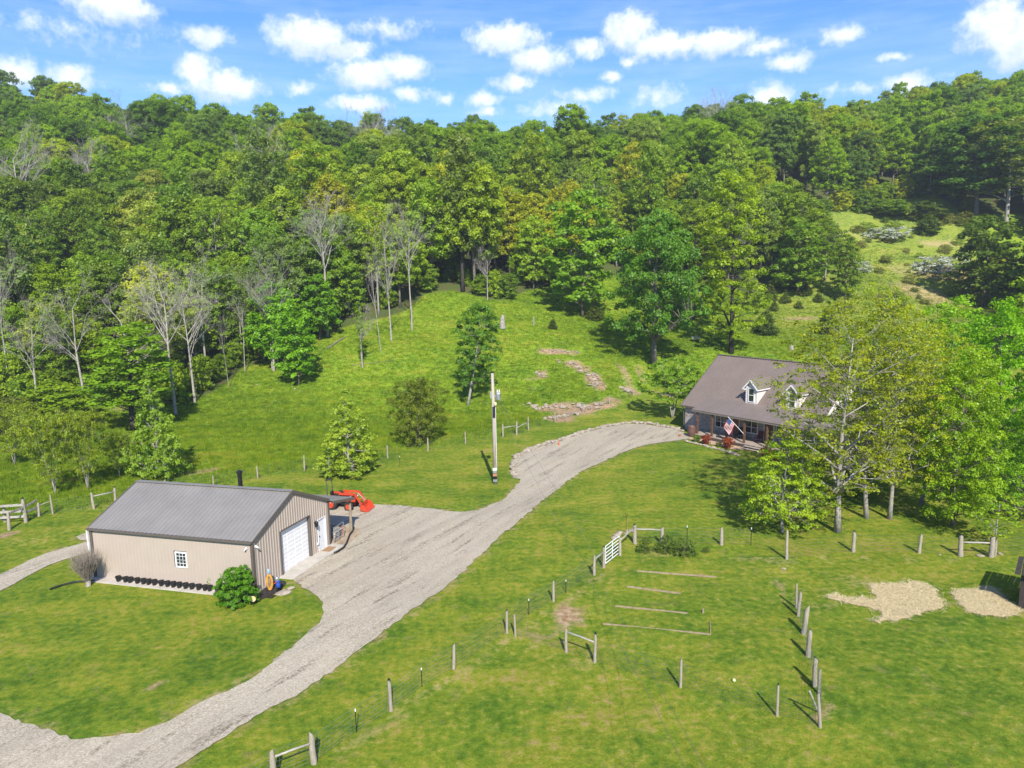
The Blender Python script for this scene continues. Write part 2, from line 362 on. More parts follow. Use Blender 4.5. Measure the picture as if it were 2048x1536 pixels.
# the spur that runs on behind the barn is its own strip
spur_px_u = [(-120, 1185), (0, 1148), (60, 1121), (120, 1099), (183, 1082)]
spur_px_l = [(205, 1094), (183, 1103), (100, 1131), (50, 1156), (0, 1182), (-120, 1235)]
k0 = DRIVE_PX.index((672, 1035)); k1 = DRIVE_PX.index((640, 1012))
back = [(-13.2, 46.6), (-24.5, 49.6), (-27.5, 46.5), (-27.0, 42.6)]
su = W2(spur_px_u); sl = W2(spur_px_l)
lp = [p for i, p in enumerate(dp) if not (k0 <= i <= k1)]
ii = lp.index(dp[k0-1])
lp[ii+1:ii+1] = [(-12.4, 47.4), (-18, 49.0), (-17.5, 52), (-12, 51.5)]
drive_poly = smooth_poly(lp, 0.35, 3, 0.11)
spur_poly = smooth_poly(sl[::-1]+[(-26.0, 42.6), (-24.6, 48.2), (-17.9, 49.3), (-17.4, 51.8), (-26.2, 51.2), (-29.2, 46.0)]+su[::-1], 0.7, 5, 0.08)

F2PX = [(-60, 1050), (18, 1050), (106, 1028), (188, 1016), (232, 1007), (331, 985), (427, 975), (516, 957), (609, 942), (700, 930), (776, 916), (856, 902), (931, 887), (1006, 874), (1057, 861), (1110, 843), (1166, 824), (1219, 809), (1266, 792), (1330, 775)]
F2 = W2(F2PX); F2x = [p[0] for p in F2]; F2y = [p[1] for p in F2]
MOWX = [-200]+[p[0] for p in W2([(0, 1003), (100, 992), (150, 978)])]; 
EDGE_PX = [(-250, 815), (0, 812), (80, 822), (160, 812), (270, 800), (350, 812), (395, 800), (440, 778), (480, 742), (540, 728), (600, 690), (655, 672), (700, 655), (770, 640), (815, 625), (850, 592), (900, 586), (960, 598), (1000, 606), (1060, 584), (1100, 577),
           (1150, 578), (1200, 548), (1240, 562), (1300, 560), (1380, 560), (1440, 575), (1500, 590), (1560, 588), (1640, 600), (1700, 560), (1760, 520), (1800, 500)]
EDGE = W2(EDGE_PX); EDx = [p[0] for p in EDGE]; EDy = [p[1] for p in EDGE]
CLEAR = W2([(1560, 592), (1640, 560), (1690, 500), (1650, 425), (1720, 405), (1790, 396), (1870, 390), (1930, 420), (1950, 470), (1960, 520), (1990, 560), (2000, 620), (1985, 700), (2100, 760), (1500, 760), (1480, 640)])
RIGHTW = W2([(2000, 700), (1985, 640), (1955, 610), (1985, 560), (1960, 500), (1945, 440)])
def is_forest(x, y):
    x = np.asarray(x); y = np.asarray(y)
    f = y > np.interp(x, EDx, EDy)
    f &= ~((x > 60) & (y < 180) & (x < 0.71*y+4))
    f |= (x > 0.71*y+4) & (y > 92)
    f &= ~inpoly(x, y, CLEAR)
    return f

xs = np.concatenate([np.arange(-760, -180, 20), np.arange(-180, -96, 4), np.arange(-96, 104, 0.8), np.arange(104, 190, 4), np.arange(190, 780, 20)])
ys = np.concatenate([np.arange(-80, 8, 8), np.arange(8, 150, 0.8), np.arange(150, 260, 2.5), np.arange(260, 960, 20)])
GX, GY = np.meshgrid(xs, ys); nx, ny = len(xs), len(ys)
GZ = height(GX.ravel(), GY.ravel())
idx = (np.arange(ny-1)[:, None]*nx+np.arange(nx-1)[None]).ravel()
F4 = np.stack([idx, idx+1, idx+nx+1, idx+nx], 1)
gx, gy = GX.ravel(), GY.ravel()
def sstep(a, b, t): t = np.clip((t-a)/(b-a), 0, 1); return t*t*(3-2*t)
mowed = 1-sstep(-0.25, 0.25, gy-np.interp(gx, F2x, F2y)-0.6)
beh = (gx > F2x[-1]); 
mowed = np.where(beh, 1-sstep(-4, 8, gy-86-(gx-14)*0.5), mowed)
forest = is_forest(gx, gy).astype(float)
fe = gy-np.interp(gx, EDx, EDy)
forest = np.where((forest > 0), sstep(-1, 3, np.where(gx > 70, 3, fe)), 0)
clear = inpoly(gx, gy, CLEAR) & (gy > 118)
# bare soil, rock and straw: (px, py, half width px, half height px, amount)
DIRT = [(1135, 1232, 40, 30, 1), (1075, 1272, 50, 12, .6), (1105, 703, 44, 7, 1), (1140, 706, 30, 6, .8), (1145, 727, 26, 9, .9), (1165, 738, 24, 10, .9), (1185, 757, 24, 16, 1), (1198, 770, 20, 16, 1), (1110, 815, 52, 10, 1), (1150, 822, 60, 11, 1), (1120, 835, 40, 12, .95), (1195, 811, 44, 9, 1), (1225, 800, 20, 8, .8),
        (1085, 748, 16, 12, .9), (1060, 758, 26, 4, .6), (1255, 780, 14, 8, .8), (1252, 752, 9, 30, .9), (1240, 735, 7, 20, .7), (1280, 745, 8, 26, .75), (1262, 782, 20, 9, .9), (1050, 850, 20, 8, .5), (420, 940, 30, 6, .9), (375, 948, 45, 5, .7),
        (315, 1365, 12, 5, .9), (1555, 1165, 26, 22, .55), (1575, 1190, 20, 16, .5), (1655, 1450, 14, 4, .7), (1620, 1440, 30, 6, .6), (1650, 1415, 10, 14, .6), (10, 1070, 26, 8, .9), (1600, 637, 60, 5, .7),
        (960, 1002, 30, 3, .3), (700, 715, 35, 10, .35), (870, 655, 40, 8, .3), (120, 810, 40, 16, .7), (240, 815, 40, 14, .6), (1210, 1170, 20, 12, .3), (665, 1112, 30, 18, .6), (1440, 1180, 120, 30, .22), (160, 1200, 30, 8, .3), (1330, 1150, 90, 16, .25)]
DRY = [(1850, 590, 60, 30, .9), (1890, 545, 90, 20, .8), (1720, 470, 60, 12, .5), (1880, 490, 60, 6, .8), (1800, 540, 40, 18, .6), (1700, 1160, 60, 10, .45), (1730, 1165, 36, 12, .6), (1660, 1215, 50, 10, .45), (1590, 1200, 36, 18, .4), (180, 1015, 60, 8, .4), (60, 1080, 80, 16, .35),
       (150, 1060, 40, 8, .3), (1230, 1300, 260, 60, .15), (800, 1480, 200, 40, .15), (1660, 395, 60, 10, .6), (1900, 440, 50, 10, .5)]
for (qa, qb, nq) in (((640, 1528), (1010, 1274), 20), ((1020, 1268), (1208, 1140), 12), ((1040, 1278), (1190, 1328), 7), ((1280, 1100), (1570, 1118), 10), ((1600, 1112), (1900, 1114), 8)):
    for k in range(nq):
        t_ = k/(nq-1); DRY.append((qa[0]+(qb[0]-qa[0])*t_+6, qa[1]+(qb[1]-qa[1])*t_+3, 15, 8, .50))
def blobs(L):
    v = np.zeros(len(gx))
    for (px, py, a, b, s) in L:
        c = ground(px, py); r1 = (ground(px+a, py)-c).length; r2 = abs(ground(px, py-b).y-ground(px, py+b).y)/2+0.25
        d = np.sqrt(((gx-c.x)/max(r1, .4))**2+((gy-c.y)/r2)**2)
        v = np.maximum(v, s*(1-sstep(0.35, 1.25, d)))
    return v
dirt = blobs(DIRT); dry = blobs(DRY)
gard = inpoly(gx, gy, W2([(560, 1620), (628, 1530), (783, 1424), (907, 1340), (1014, 1268), (1107, 1205), (1208, 1136), (1270, 1088), (1573, 1112), (2200, 1118), (2500, 1640)]))
dry = np.maximum(dry, clear*0.38)
dry = np.maximum(dry, gard*0.25)
lush = np.clip(1-mowed, 0, 1)*(1-forest)*(1-clear*0.4)
BARN_A = Vector((-14.12, 36.91, 0)); bu = Vector((cos(radians(165.6)), sin(radians(165.6)), 0)); bw = Vector((cos(radians(71.6)), sin(radians(71.6)), 0))
def BW(u, w, z=0): return BARN_A+bu*u+bw*w+Vector((0, 0, z))
BARN_L, BARN_W = 10.45, 7.35
barn_fp = [tuple(BW(u, w)[:2]) for u, w in ((-.1, -.1), (BARN_L+.1, -.1), (BARN_L+.1, BARN_W+2.6), (-.1, BARN_W+2.6))]
HTH = radians(-52.5); HO = Vector((18.5, 75.75, -0.1)); h1 = Vector((cos(HTH), sin(HTH), 0)); h2 = Vector((-sin(HTH), cos(HTH), 0))
def HW(x, y, z=0): return HO+h1*x+h2*y+Vector((0, 0, z))
house_fp = [tuple(HW(x, y)[:2]) for x, y in ((-.2, -.2), (2.4, -.2), (2.4, -3.6), (18, -2.6), (18, 12.4), (-.2, 12.4))]
edge_d = np.full(len(gx), 9.0); nearv = np.where((gy < 85) & (gy > 10))[0]; allp = np.array(drive_poly+spur_poly)
for i0 in range(0, len(nearv), 4000):
    ii_ = nearv[i0:i0+4000]; edge_d[ii_] = np.sqrt(((gx[ii_, None]-allp[None, :, 0])**2+(gy[ii_, None]-allp[None, :, 1])**2)).min(1)
dirt = np.maximum(dirt, 0.46*(1-sstep(0.2, 1.1, edge_d)))
nogrow = inpoly(gx, gy, drive_poly) | inpoly(gx, gy, spur_poly) | inpoly(gx, gy, barn_fp) | inpoly(gx, gy, house_fp)
dist = np.sqrt(gx**2+gy**2); incone = (np.abs(gx) < 0.76*gy+3) & (gy > 17)
nearm = (1-sstep(58, 78, dist))*mowed
gl = np.where(incone & ~nogrow, np.clip(1-dirt*1.1, 0, 1)*(1-dry*.5), 0)
grass_short = gl*nearm*(1-forest)*np.clip((26/np.maximum(dist, 20))**1.1, 0.25, 1)
grass_tall = gl*np.clip(lush+clear*.8, 0, 1)*(dist < 185)*np.clip((75/np.maximum(dist, 60)), .3, 1)

mg = bpy.data.materials.new('ground'); mg.use_nodes = True
def grass_color(T, pos, attrs):
    big = T.noise(pos, 0.055, 4, 0.55); med = T.noise(pos, 0.33, 5, 0.62); fine = T.noise(pos, 2.6, 5, 0.7); vf = T.noise(pos, 14, 3, 0.7)
    mp = T.new('ShaderNodeVectorMath', {0: pos, 1: (0.16, 1.0, 1.0)}, operation='MULTIPLY').outputs[0]
    strk = T.noise(mp, 0.55, 4, 0.6)
    v = T.math('ADD', T.math('MULTIPLY', big, 0.18), T.math('MULTIPLY', med, 0.26)); v = T.math('ADD', v, T.math('MULTIPLY', fine, 0.38)); v = T.math('ADD', v, T.math('MULTIPLY', strk, 0.18))
    f = T.new('ShaderNodeMapRange', {0: v, 1: 0.415, 2: 0.585}).outputs[0]
    lawn = T.ramp(f, [(0.0, (0.056, 0.125, 0.009)), (0.25, (0.105, 0.180, 0.012)), (0.52, (0.165, 0.222, 0.017)), (0.78, (0.245, 0.265, 0.026)), (1.0, (0.315, 0.262, 0.075))])
    mead = T.ramp(f, [(0.0, (0.080, 0.165, 0.010)), (0.4, (0.142, 0.250, 0.013)), (0.75, (0.210, 0.320, 0.018)), (1.0, (0.280, 0.300, 0.040))])
    c = T.mix(attrs['lush'], lawn, mead)
    c = T.mix(T.math('MULTIPLY', T.new('ShaderNodeMapRange', {0: vf, 1: 0.3, 2: 0.7}).outputs[0], 0.42), c, (0.07, 0.11, 0.014))
    dn = T.math('ADD', attrs['dry'], T.math('MULTIPLY', T.math('SUBTRACT', fine, 0.5), 1.1))
    c = T.mix(T.new('ShaderNodeMapRange', {0: dn, 1: 0.32, 2: 0.85}).outputs[0], c, (0.36, 0.29, 0.145))
    # thin worn spots anywhere in the lawn
    w = T.new('ShaderNodeMapRange', {0: T.noise(pos, 0.9, 6, 0.75), 1: 0.56, 2: 0.70}).outputs[0]
    c = T.mix(T.math('MULTIPLY', w, 0.45), c, (0.27, 0.205, 0.095))
    c = T.mix(1.0, c, (0.97, 0.92, 0.88), 'MULTIPLY')
    return c, fine, vf
def attr(T, n): return T.new('ShaderNodeAttribute', attribute_name=n).outputs['Fac']
T = NT(mg.node_tree); T.n.clear()
pos = T.new('ShaderNodeNewGeometry').outputs['Position']
A_ = {k: attr(T, k) for k in ('lush', 'dry', 'dirt', 'forest')}
c, fine, vf = grass_color(T, pos, A_)
n2 = T.noise(pos, 1.3, 7, 0.72)
dd = T.math('ADD', A_['dirt'], T.math('MULTIPLY', T.math('SUBTRACT', n2, 0.5), 1.5))
soil = T.mix(T.new('ShaderNodeMapRange', {0: T.noise(pos, 3.1, 6, 0.7), 1: 0.35, 2: 0.65}).outputs[0], (0.20, 0.11, 0.055), (0.40, 0.29, 0.18))
c = T.mix(T.new('ShaderNodeMapRange', {0: dd, 1: 0.36, 2: 0.86}).outputs[0], c, soil)
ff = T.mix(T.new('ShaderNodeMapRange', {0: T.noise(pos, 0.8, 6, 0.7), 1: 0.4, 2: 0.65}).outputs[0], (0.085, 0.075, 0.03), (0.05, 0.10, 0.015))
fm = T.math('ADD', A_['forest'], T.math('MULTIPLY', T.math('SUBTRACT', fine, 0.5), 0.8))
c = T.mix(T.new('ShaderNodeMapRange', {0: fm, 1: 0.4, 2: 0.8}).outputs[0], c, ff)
hgt = T.math('ADD', T.math('MULTIPLY', vf, 0.5), T.math('MULTIPLY', T.noise(pos, 38, 2, 0.6), 0.35)); hgt = T.math('ADD', hgt, T.math('MULTIPLY', fine, 0.9))
bn = T.new('ShaderNodeBump', {'Height': hgt, 'Strength': 0.75, 'Distance': 0.12})
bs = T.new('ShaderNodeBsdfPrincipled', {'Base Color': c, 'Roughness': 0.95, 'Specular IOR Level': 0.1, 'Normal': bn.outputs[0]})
T.new('ShaderNodeOutputMaterial', {'Surface': bs.outputs[0]})
me = np_mesh('ground', np.stack([gx, gy, GZ], 1), F4, mg); me.shade_smooth()
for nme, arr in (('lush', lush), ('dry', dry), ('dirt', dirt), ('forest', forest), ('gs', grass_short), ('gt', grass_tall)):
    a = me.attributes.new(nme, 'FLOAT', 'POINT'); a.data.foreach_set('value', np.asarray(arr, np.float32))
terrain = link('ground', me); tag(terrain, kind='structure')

mg2 = mat('packed_dirt', (.40, .30, .20), .95, var=.25, scale=1.5, bump=.5)
# gravel -------------------------------------------------------------
gm = bpy.data.materials.new('gravel'); gm.use_nodes = True; T = NT(gm.node_tree); T.n.clear()
pos = T.new('ShaderNodeNewGeometry').outputs['Position']
vo = T.new('ShaderNodeTexVoronoi', {'Vector': pos, 'Scale': 22.0, 'Randomness': 1.0})
st = T.new('ShaderNodeSeparateColor', {0: vo.outputs['Color']}).outputs[0]
c = T.ramp(st, [(0, (0.205, 0.172, 0.122)), (0.5, (0.310, 0.268, 0.198)), (1, (0.42, 0.370, 0.282))])
c = T.mix(T.new('ShaderNodeMapRange', {0: T.noise(pos, 0.22, 4, .6), 1: .35, 2: .65, 4: .35}).outputs[0], c, (0.385, 0.340, 0.262))
rot = T.new('ShaderNodeVectorRotate', {'Vector': pos, 'Axis': (0, 0, 1), 'Angle': radians(-60)}).outputs[0]
rot = T.new('ShaderNodeVectorMath', {0: rot, 1: (0.13, 1.15, 1)}, operation='MULTIPLY').outputs[0]
dk = T.noise(rot, 1.25, 7, 0.7)
spots = T.noise(pos, 5.5, 4, 0.7)
dm = T.math('MULTIPLY', T.new('ShaderNodeMapRange', {0: dk, 1: 0.53, 2: 0.62}).outputs[0], T.new('ShaderNodeMapRange', {0: spots, 1: 0.42, 2: 0.56}).outputs[0])
c = T.mix(T.math('MULTIPLY', dm, 0.85), c, (0.11, 0.085, 0.06))
c = T.mix(T.math('MULTIPLY', T.new('ShaderNodeMapRange', {0: T.noise(rot, 0.6, 3, .5), 1: .45, 2: .6}).outputs[0], .35), c, (0.24, 0.20, 0.155))
c = T.mix(T.math('MULTIPLY', T.new('ShaderNodeMapRange', {0: T.noise(pos, 0.45, 5, .7), 1: .55, 2: .75}).outputs[0], .45), c, (0.32, 0.245, 0.17))
bn = T.new('ShaderNodeBump', {'Height': T.math('ADD', vo.outputs['Distance'], T.math('MULTIPLY', dk, 0.12)), 'Strength': 0.35, 'Distance': 0.02})
bs = T.new('ShaderNodeBsdfPrincipled', {'Base Color': c, 'Roughness': 0.95, 'Specular IOR Level': 0.15, 'Normal': bn.outputs[0]})
T.new('ShaderNodeOutputMaterial', {'Surface': bs.outputs[0]})
drape('dirt_floor', [tuple(BW(u, w)[:2]) for u, w in ((-1.1, 7.4), (10.6, 7.4), (10.6, 10.6), (-.3, 10.4), (-.9, 9.6))], mg2, .06)
drape('driveway', drive_poly, gm, 0.045); drape('side_track', spur_poly, gm, 0.040)
# ------------------------------------------------------------------ trees
def tree_mesh_data(seed, Ht, Rd, base=0.3, shape='round', ncl=70, lpc=110, ls=0.42, rc=1.35, lean=(0, 0), tr=0.22, nlimb=9, sides=6, trunkf=0.82, flat_=0.95, up=0.45, twig=False, droop=0.0, lump=0.22, stems=1):
    rng = np.random.default_rng(seed); rnd = random.Random(seed)
    mb = MB(); nodes = []
    def env(t, a):
        if shape == 'round': r = sqrt(max(0, 1-(2*t-0.85)**2/1.35))
        elif shape == 'cone': r = max(0.06, (1-t)**0.85)*(0.75+0.25*min(1, t*6))
        elif shape == 'column': r = sqrt(max(0, 1-abs(2*t-0.9)**2.6/1.5))
        elif shape == 'dome': r = sqrt(max(0, 1-t**2.2))*(0.85+.15*min(1, t*5))
        elif shape == 'vase': r = (0.45+0.75*t)*sqrt(max(0, 1-max(0, (t-0.55)/0.5)**2))
        else: r = 1
        return r*(1+lump*(0.55*sin(a*2+ph[0]+t*4)+0.45*sin(a*3+ph[1]-t*5)+0.35*sin(a*5+ph[2]+t*9)))
    ph = [rnd.uniform(0, 6.28) for _ in range(3)]
    trunks = []
    for s_ in range(stems):
        a0 = rnd.uniform(0, 6.28); sp = (0.0 if stems == 1 else Rd*0.38); tp = []
        wob = [rnd.uniform(-1, 1) for _ in range(4)]
        for k in range(9):
            t = k/8
            x = lean[0]*t+wob[0]*0.03*Ht*sin(t*3+wob[1]*3)*t+sp*cos(a0)*t; y = lean[1]*t+wob[2]*0.03*Ht*sin(t*3.4+wob[3]*3)*t+sp*sin(a0)*t
            tp.append(Vector((x, y, t*Ht*trunkf)))
        r_ = tr/(stems**0.5)
        rads = [r_*(1.35 if k == 0 else 1.0)*(1-0.84*(k/8)**1.15) for k in range(9)]
        mb.tube(tp, rads, sides+2); trunks.append((tp, rads))
    def tpos(z, q=0):
        tp, rads = trunks[q % len(trunks)]
        t = min(max(z/(Ht*trunkf), 0), 1)*8; i = min(int(t), 7); return tp[i].lerp(tp[i+1], t-i), rads[i]*(1-(t-i))+rads[i+1]*(t-i)
    # clump centres by best candidate
    C = []
    zb, zt = base*Ht, Ht
    for i in range(ncl):
        best = None
        for _ in range(9):
            t = rng.uniform(0.0, 1.0)**(0.85 if shape != 'cone' else 1.25); a = rng.uniform(0, 2*pi); f = rng.uniform(0.25, 1)**0.5*0.93
            r = Rd*env(t, a)*f
            r = max(0, r-rc*0.35)
            z = zb+(zt-zb-rc*0.5)*t
            ax, _r = tpos(z, i)
            p = np.array([ax.x*(1 if z < Ht*trunkf else 1)+r*cos(a), ax.y+r*sin(a), z-droop*r])
            d = min([np.linalg.norm(p-c) for c in C], default=9)
            if best is None or d > best[0]: best = (d, p)
        C.append(best[1])
    C = np.array(C)
    # limbs
    order = rng.permutation(ncl); limbs = []
    for j in order[:nlimb]:
        c = Vector(C[j]); ax, _ = tpos(c.z, j); rad = (c-Vector((ax.x, ax.y, c.z))).length
        za = max(base*Ht*0.75, c.z-rad*rnd.uniform(0.55, 0.95)-0.3); za = min(za, Ht*trunkf*0.96)
        a, ra = tpos(za, j); mid = a.lerp(c, 0.5)+Vector((rnd.uniform(-.3, .3), rnd.uniform(-.3, .3), rad*0.10))
        pts = []
        for k in range(6):
            t = k/5; pts.append(a*(1-t)**2+mid*2*t*(1-t)+c*t*t)
        r0 = min(ra*0.75, 0.05+0.03*rad); mb.tube(pts, [r0*(1-0.8*k/5) for k in range(6)], sides)
        for k in range(1, 6): nodes.append((pts[k], r0*(1-0.8*k/5)))
    for j in order[nlimb:]:
        c = Vector(C[j]); ax, _ = tpos(c.z, j)
        cand = [((c-p).length+max(0, p.z-c.z)*1.2, p, r) for p, r in nodes]
        rad = (c-ax).length; a2, ra2 = tpos(min(max(base*Ht*.8, c.z-rad*.7), Ht*trunkf*.95), j); cand.append(((c-a2).length*1.15, a2, ra2))
        d, p, r = min(cand, key=lambda q: q[0]); m_ = p.lerp(c, .5)+Vector((rnd.uniform(-.2, .2), rnd.uniform(-.2, .2), rnd.uniform(0, .25)))
        rr = min(r*0.7, 0.035+0.01*d); mb.tube([p, m_, c], [rr, rr*.7, rr*.3], max(3, sides-2), cap=False)
        if twig: nodes.append((m_, rr*.7))
        if twig:
            for _ in range(3):
                e = c+Vector((rnd.uniform(-1, 1), rnd.uniform(-1, 1), rnd.uniform(-.3, 1)))*rc; mb.tube([m_ if rnd.random() < .5 else c, e], [rr*.4, 0.006], 3, cap=False)
    # leaves
    n = ncl*lpc; ci = np.repeat(np.arange(ncl), lpc)
    rcs = rc*rng.uniform(0.65, 1.3, ncl)[ci]
    nsub = 7; subd = rng.normal(size=(ncl, nsub, 3)); subd /= np.linalg.norm(subd, axis=2, keepdims=True); subd[:, :, 2] = np.abs(subd[:, :, 2])*1.1-0.35
    si = rng.integers(0, nsub, n)
    d = rng.normal(size=(n, 3)); d /= np.linalg.norm(d, axis=1, keepdims=True)
    P = C[ci]+subd[ci, si]*rcs[:, None]*0.62*np.array([1, 1, flat_])+d*(rng.uniform(0, 1, n)**0.45)[:, None]*rcs[:, None]*0.48*np.array([1, 1, flat_*0.8])
    out = P-C[ci]; out /= np.linalg.norm(out, axis=1, keepdims=True)+1e-6
    N = out*0.75+rng.normal(size=(n, 3))*0.38+np.array([0, -0.10, up]); N /= np.linalg.norm(N, axis=1, keepdims=True)
    a = rng.normal(size=(n, 3)); U = np.cross(N, a); U /= np.linalg.norm(U, axis=1, keepdims=True)+1e-9; Vv = np.cross(N, U)
    s = ls*rng.uniform(0.6, 1.3, n)[:, None]
    q = np.stack([P-U*s*.5, P+Vv*s*.36-U*s*.02, P+U*s*.5-N*s*.10, P-Vv*s*.36-U*s*.02], 1).reshape(-1, 3)
    Fq = np.arange(n*4).reshape(n, 4)
    ct = rng.uniform(0, 1, ncl)[ci]*0.55+rng.uniform(0, 1, n)*0.45
    return mb, q, Fq, ct
def dead_mesh(seed, Ht, spread=0.30, tr=0.2, bare=0.45, depth=4, lean=(0, 0), kids=(5, 4, 4, 3)):
    rnd = random.Random(seed); mb = MB()
    def br(p, d, L, r, lvl):
        n = 5 if lvl < 2 else 3; pts = [p]; dd = d.copy()
        for k in range(n):
            dd = (dd+Vector((rnd.uniform(-1, 1), rnd.uniform(-1, 1), rnd.uniform(-.3, .9)))*(0.07 if lvl == 0 else 0.16)).normalized()
            pts.append(pts[-1]+dd*L/n)
        rr = [max(0.009, r*(1-0.75*k/n)) for k in range(n+1)]
        mb.tube(pts, rr, (8, 5, 4, 3, 3)[lvl], cap=False)
        if lvl >= depth: return
        for i in range(kids[lvl]):
            t = rnd.uniform(bare if lvl == 0 else 0.25, 1.0); q = t*n; k = min(int(q), n-1); a = pts[k].lerp(pts[k+1], q-k)
            th = rnd.uniform(0, 2*pi); ax = pts[k+1]-pts[k]; ax.normalize(); o = ax.orthogonal().normalized(); o.rotate(Matrix.Rotation(th, 3, ax))
            ang = rnd.uniform(.35, .95) if lvl else rnd.uniform(.45, 1.0)
            nd = (ax*cos(ang)+o*sin(ang)); nd.z += 0.12; nd.normalize()
            br(a, nd, L*(rnd.uniform(.30, .50) if lvl == 0 else rnd.uniform(.38, .62)), max(0.011, rr[k]*0.58), lvl+1)
    br(Vector((0, 0, -0.1)), Vector((lean[0], lean[1], 1)).normalized(), Ht*0.93, tr, 0)
    return mb
PROTO = {}
def proto(key, barkm='bark', **kw):
    mb, q, Fq, ct = tree_mesh_data(**kw)
    tm = bpy.data.meshes.new('trunk'); tm.from_pydata(mb.v, [], mb.f); tm.materials.append(M[barkm]); tm.shade_smooth()
    cm = np_mesh('crown', q, Fq, M['leaf'])
    a = cm.attributes.new('tint', 'FLOAT', 'FACE'); a.data.foreach_set('value', ct.astype(np.float32))
    zt = float(q[:, 2].max()); rd = float(np.percentile(np.hypot(q[:, 0]-q[:, 0].mean(), q[:, 1]-q[:, 1].mean()), 97))
    PROTO[key] = (tm, cm, zt, rd, float(q[:, 0].mean()), float(q[:, 1].mean()))
def dproto(key, m='dead', **kw):
    mb = dead_mesh(**kw); tm = bpy.data.meshes.new('trunk'); tm.from_pydata(mb.v, [], mb.f); tm.materials.append(M[m]); tm.shade_smooth()
    V = np.array(mb.v); PROTO[key] = (tm, None, float(V[:, 2].max()), float(np.percentile(np.hypot(V[:, 0], V[:, 1]), 97)), 0, 0)
def put(key, loc, sx=1.0, sz=1.0, rz=0.0, color=(0.06, 0.12, 0.015), name='tree', label=None, group=None, cat='tree'):
    tm, cm, *_ = PROTO[key]
    r = thing(name, label, cat, loc, rz, group); r.scale = (sx, sx, sz)
    t = link('trunk' if name not in ('bush',) else 'stem', tm, r)
    if cm:
        c = link('crown', cm, r); c.color = (*color, 1)
    return r
def fit(key, bpx, bpy_, top_py, wpx, rz=0.0, sxmul=1.0, **kw):
    """stand a tree on the ground seen at a pixel, as tall and as wide as it looks there"""
    b = ground(bpx, bpy_); h = top_z(b, top_py); Z = proj(b+Vector((0, 0, h*.6)))[2]; w = wpx*Z/FPX
    tm, cm, zt, rd, *_ = PROTO[key]
    HAND.append((b.x, b.y)); b.z -= 0.08
    return put(key, b, w/2/rd*sxmul, h/zt, rz, **kw)
HAND = []
# canopy trees of the wood
proto('oak_a', seed=11, Ht=19, Rd=5.6, base=0.34, ncl=108, lpc=195, ls=0.38, rc=1.35, tr=0.26)
proto('oak_b', seed=12, Ht=18, Rd=5.0, base=0.30, ncl=100, lpc=195, ls=0.37, rc=1.3, tr=0.24, lump=.3)
proto('oak_c', seed=13, Ht=20, Rd=4.6, base=0.36, shape='vase', ncl=95, lpc=195, ls=0.37, rc=1.3, tr=0.22)
proto('oak_d', seed=14, Ht=17, Rd=5.2, base=0.25, shape='dome', ncl=105, lpc=185, ls=0.36, rc=1.25, tr=0.22)
proto('oak_e', seed=15, Ht=20, Rd=3.4, base=0.30, shape='column', ncl=90, lpc=180, ls=0.36, rc=1.15, tr=0.2, lump=.45)
proto('oak_f', seed=16, Ht=17, Rd=4.4, base=0.28, shape='round', ncl=125, lpc=100, ls=0.34, rc=1.0, tr=0.2, lump=.5, barkm='bark_pale')
proto('poplar_a', seed=21, Ht=24, Rd=4.2, base=0.24, shape='column', ncl=90, lpc=120, ls=0.42, rc=1.3, tr=0.30, barkm='bark_dark')
proto('maple_a', seed=31, Ht=12, Rd=3.6, base=0.18, shape='dome', ncl=80, lpc=130, ls=0.36, rc=1.15, tr=0.14, flat_=0.85)
proto('maple_b', seed=32, Ht=13, Rd=3.4, base=0.12, shape='column', ncl=84, lpc=125, ls=0.36, rc=1.1, tr=0.13, flat_=0.85, lump=.3)
proto('airy', seed=41, Ht=20, Rd=4.6, base=0.35, shape='vase', ncl=110, lpc=42, ls=0.34, rc=1.0, tr=0.2, twig=True, barkm='bark_pale', lump=.3)
proto('under', seed=51, Ht=6, Rd=2.4, base=0.06, shape='round', ncl=56, lpc=120, ls=0.27, rc=0.85, tr=0.07, flat_=.95)
proto('cedar', seed=61, Ht=5, Rd=1.7, base=0.03, shape='cone', ncl=60, lpc=110, ls=0.17, rc=0.5, tr=0.07, up=0.2)
dproto('dead_a', seed=71, Ht=20, tr=0.30, bare=.45, kids=(10, 6, 5, 3))
dproto('dead_b', seed=72, Ht=19, tr=0.27, bare=.4, kids=(8, 5, 5, 3))
dproto('dead_c', seed=73, Ht=16, tr=0.25, bare=.3, kids=(9, 5, 4, 3))
dproto('dead_d', seed=74, Ht=18, tr=0.26, bare=.55, kids=(6, 5, 4, 3), lean=(0.2, 0))
G_DK = (0.045, 0.105, 0.014); G_MD = (0.075, 0.155, 0.016); G_YG = (0.125, 0.195, 0.016); G_LM = (0.105, 0.22, 0.017); G_BL = (0.055, 0.115, 0.030); G_BR = (0.075, 0.19, 0.014)
# --- trees that can be pointed at, one by one
proto('big_oak', seed=101, Ht=17, Rd=6.4, base=0.20, ncl=135, lpc=240, ls=0.29, rc=1.35, tr=0.34, flat_=.85, lump=.3, nlimb=14)
proto('tulip', seed=102, Ht=24, Rd=4.8, base=0.10, shape='column', ncl=150, lpc=150, ls=0.30, rc=1.05, tr=0.30, barkm='bark_dark', flat_=.85, lump=.3)
proto('young_dark', seed=103, Ht=13, Rd=3.0, base=0.24, shape='column', ncl=90, lpc=150, ls=0.26, rc=.85, tr=0.20, lean=(2.2, 0.3), barkm='bark_pale', flat_=.85, lump=.35)
proto('sycamore', seed=104, Ht=8, Rd=2.9, base=0.07, shape='cone', ncl=120, lpc=75, ls=0.20, rc=.5, tr=0.09, barkm='bark_pale', up=.3, lump=.3)
proto('olive', seed=105, Ht=6.5, Rd=3.1, base=0.06, shape='round', ncl=130, lpc=190, ls=0.15, rc=.75, tr=0.14, stems=4, up=.2)
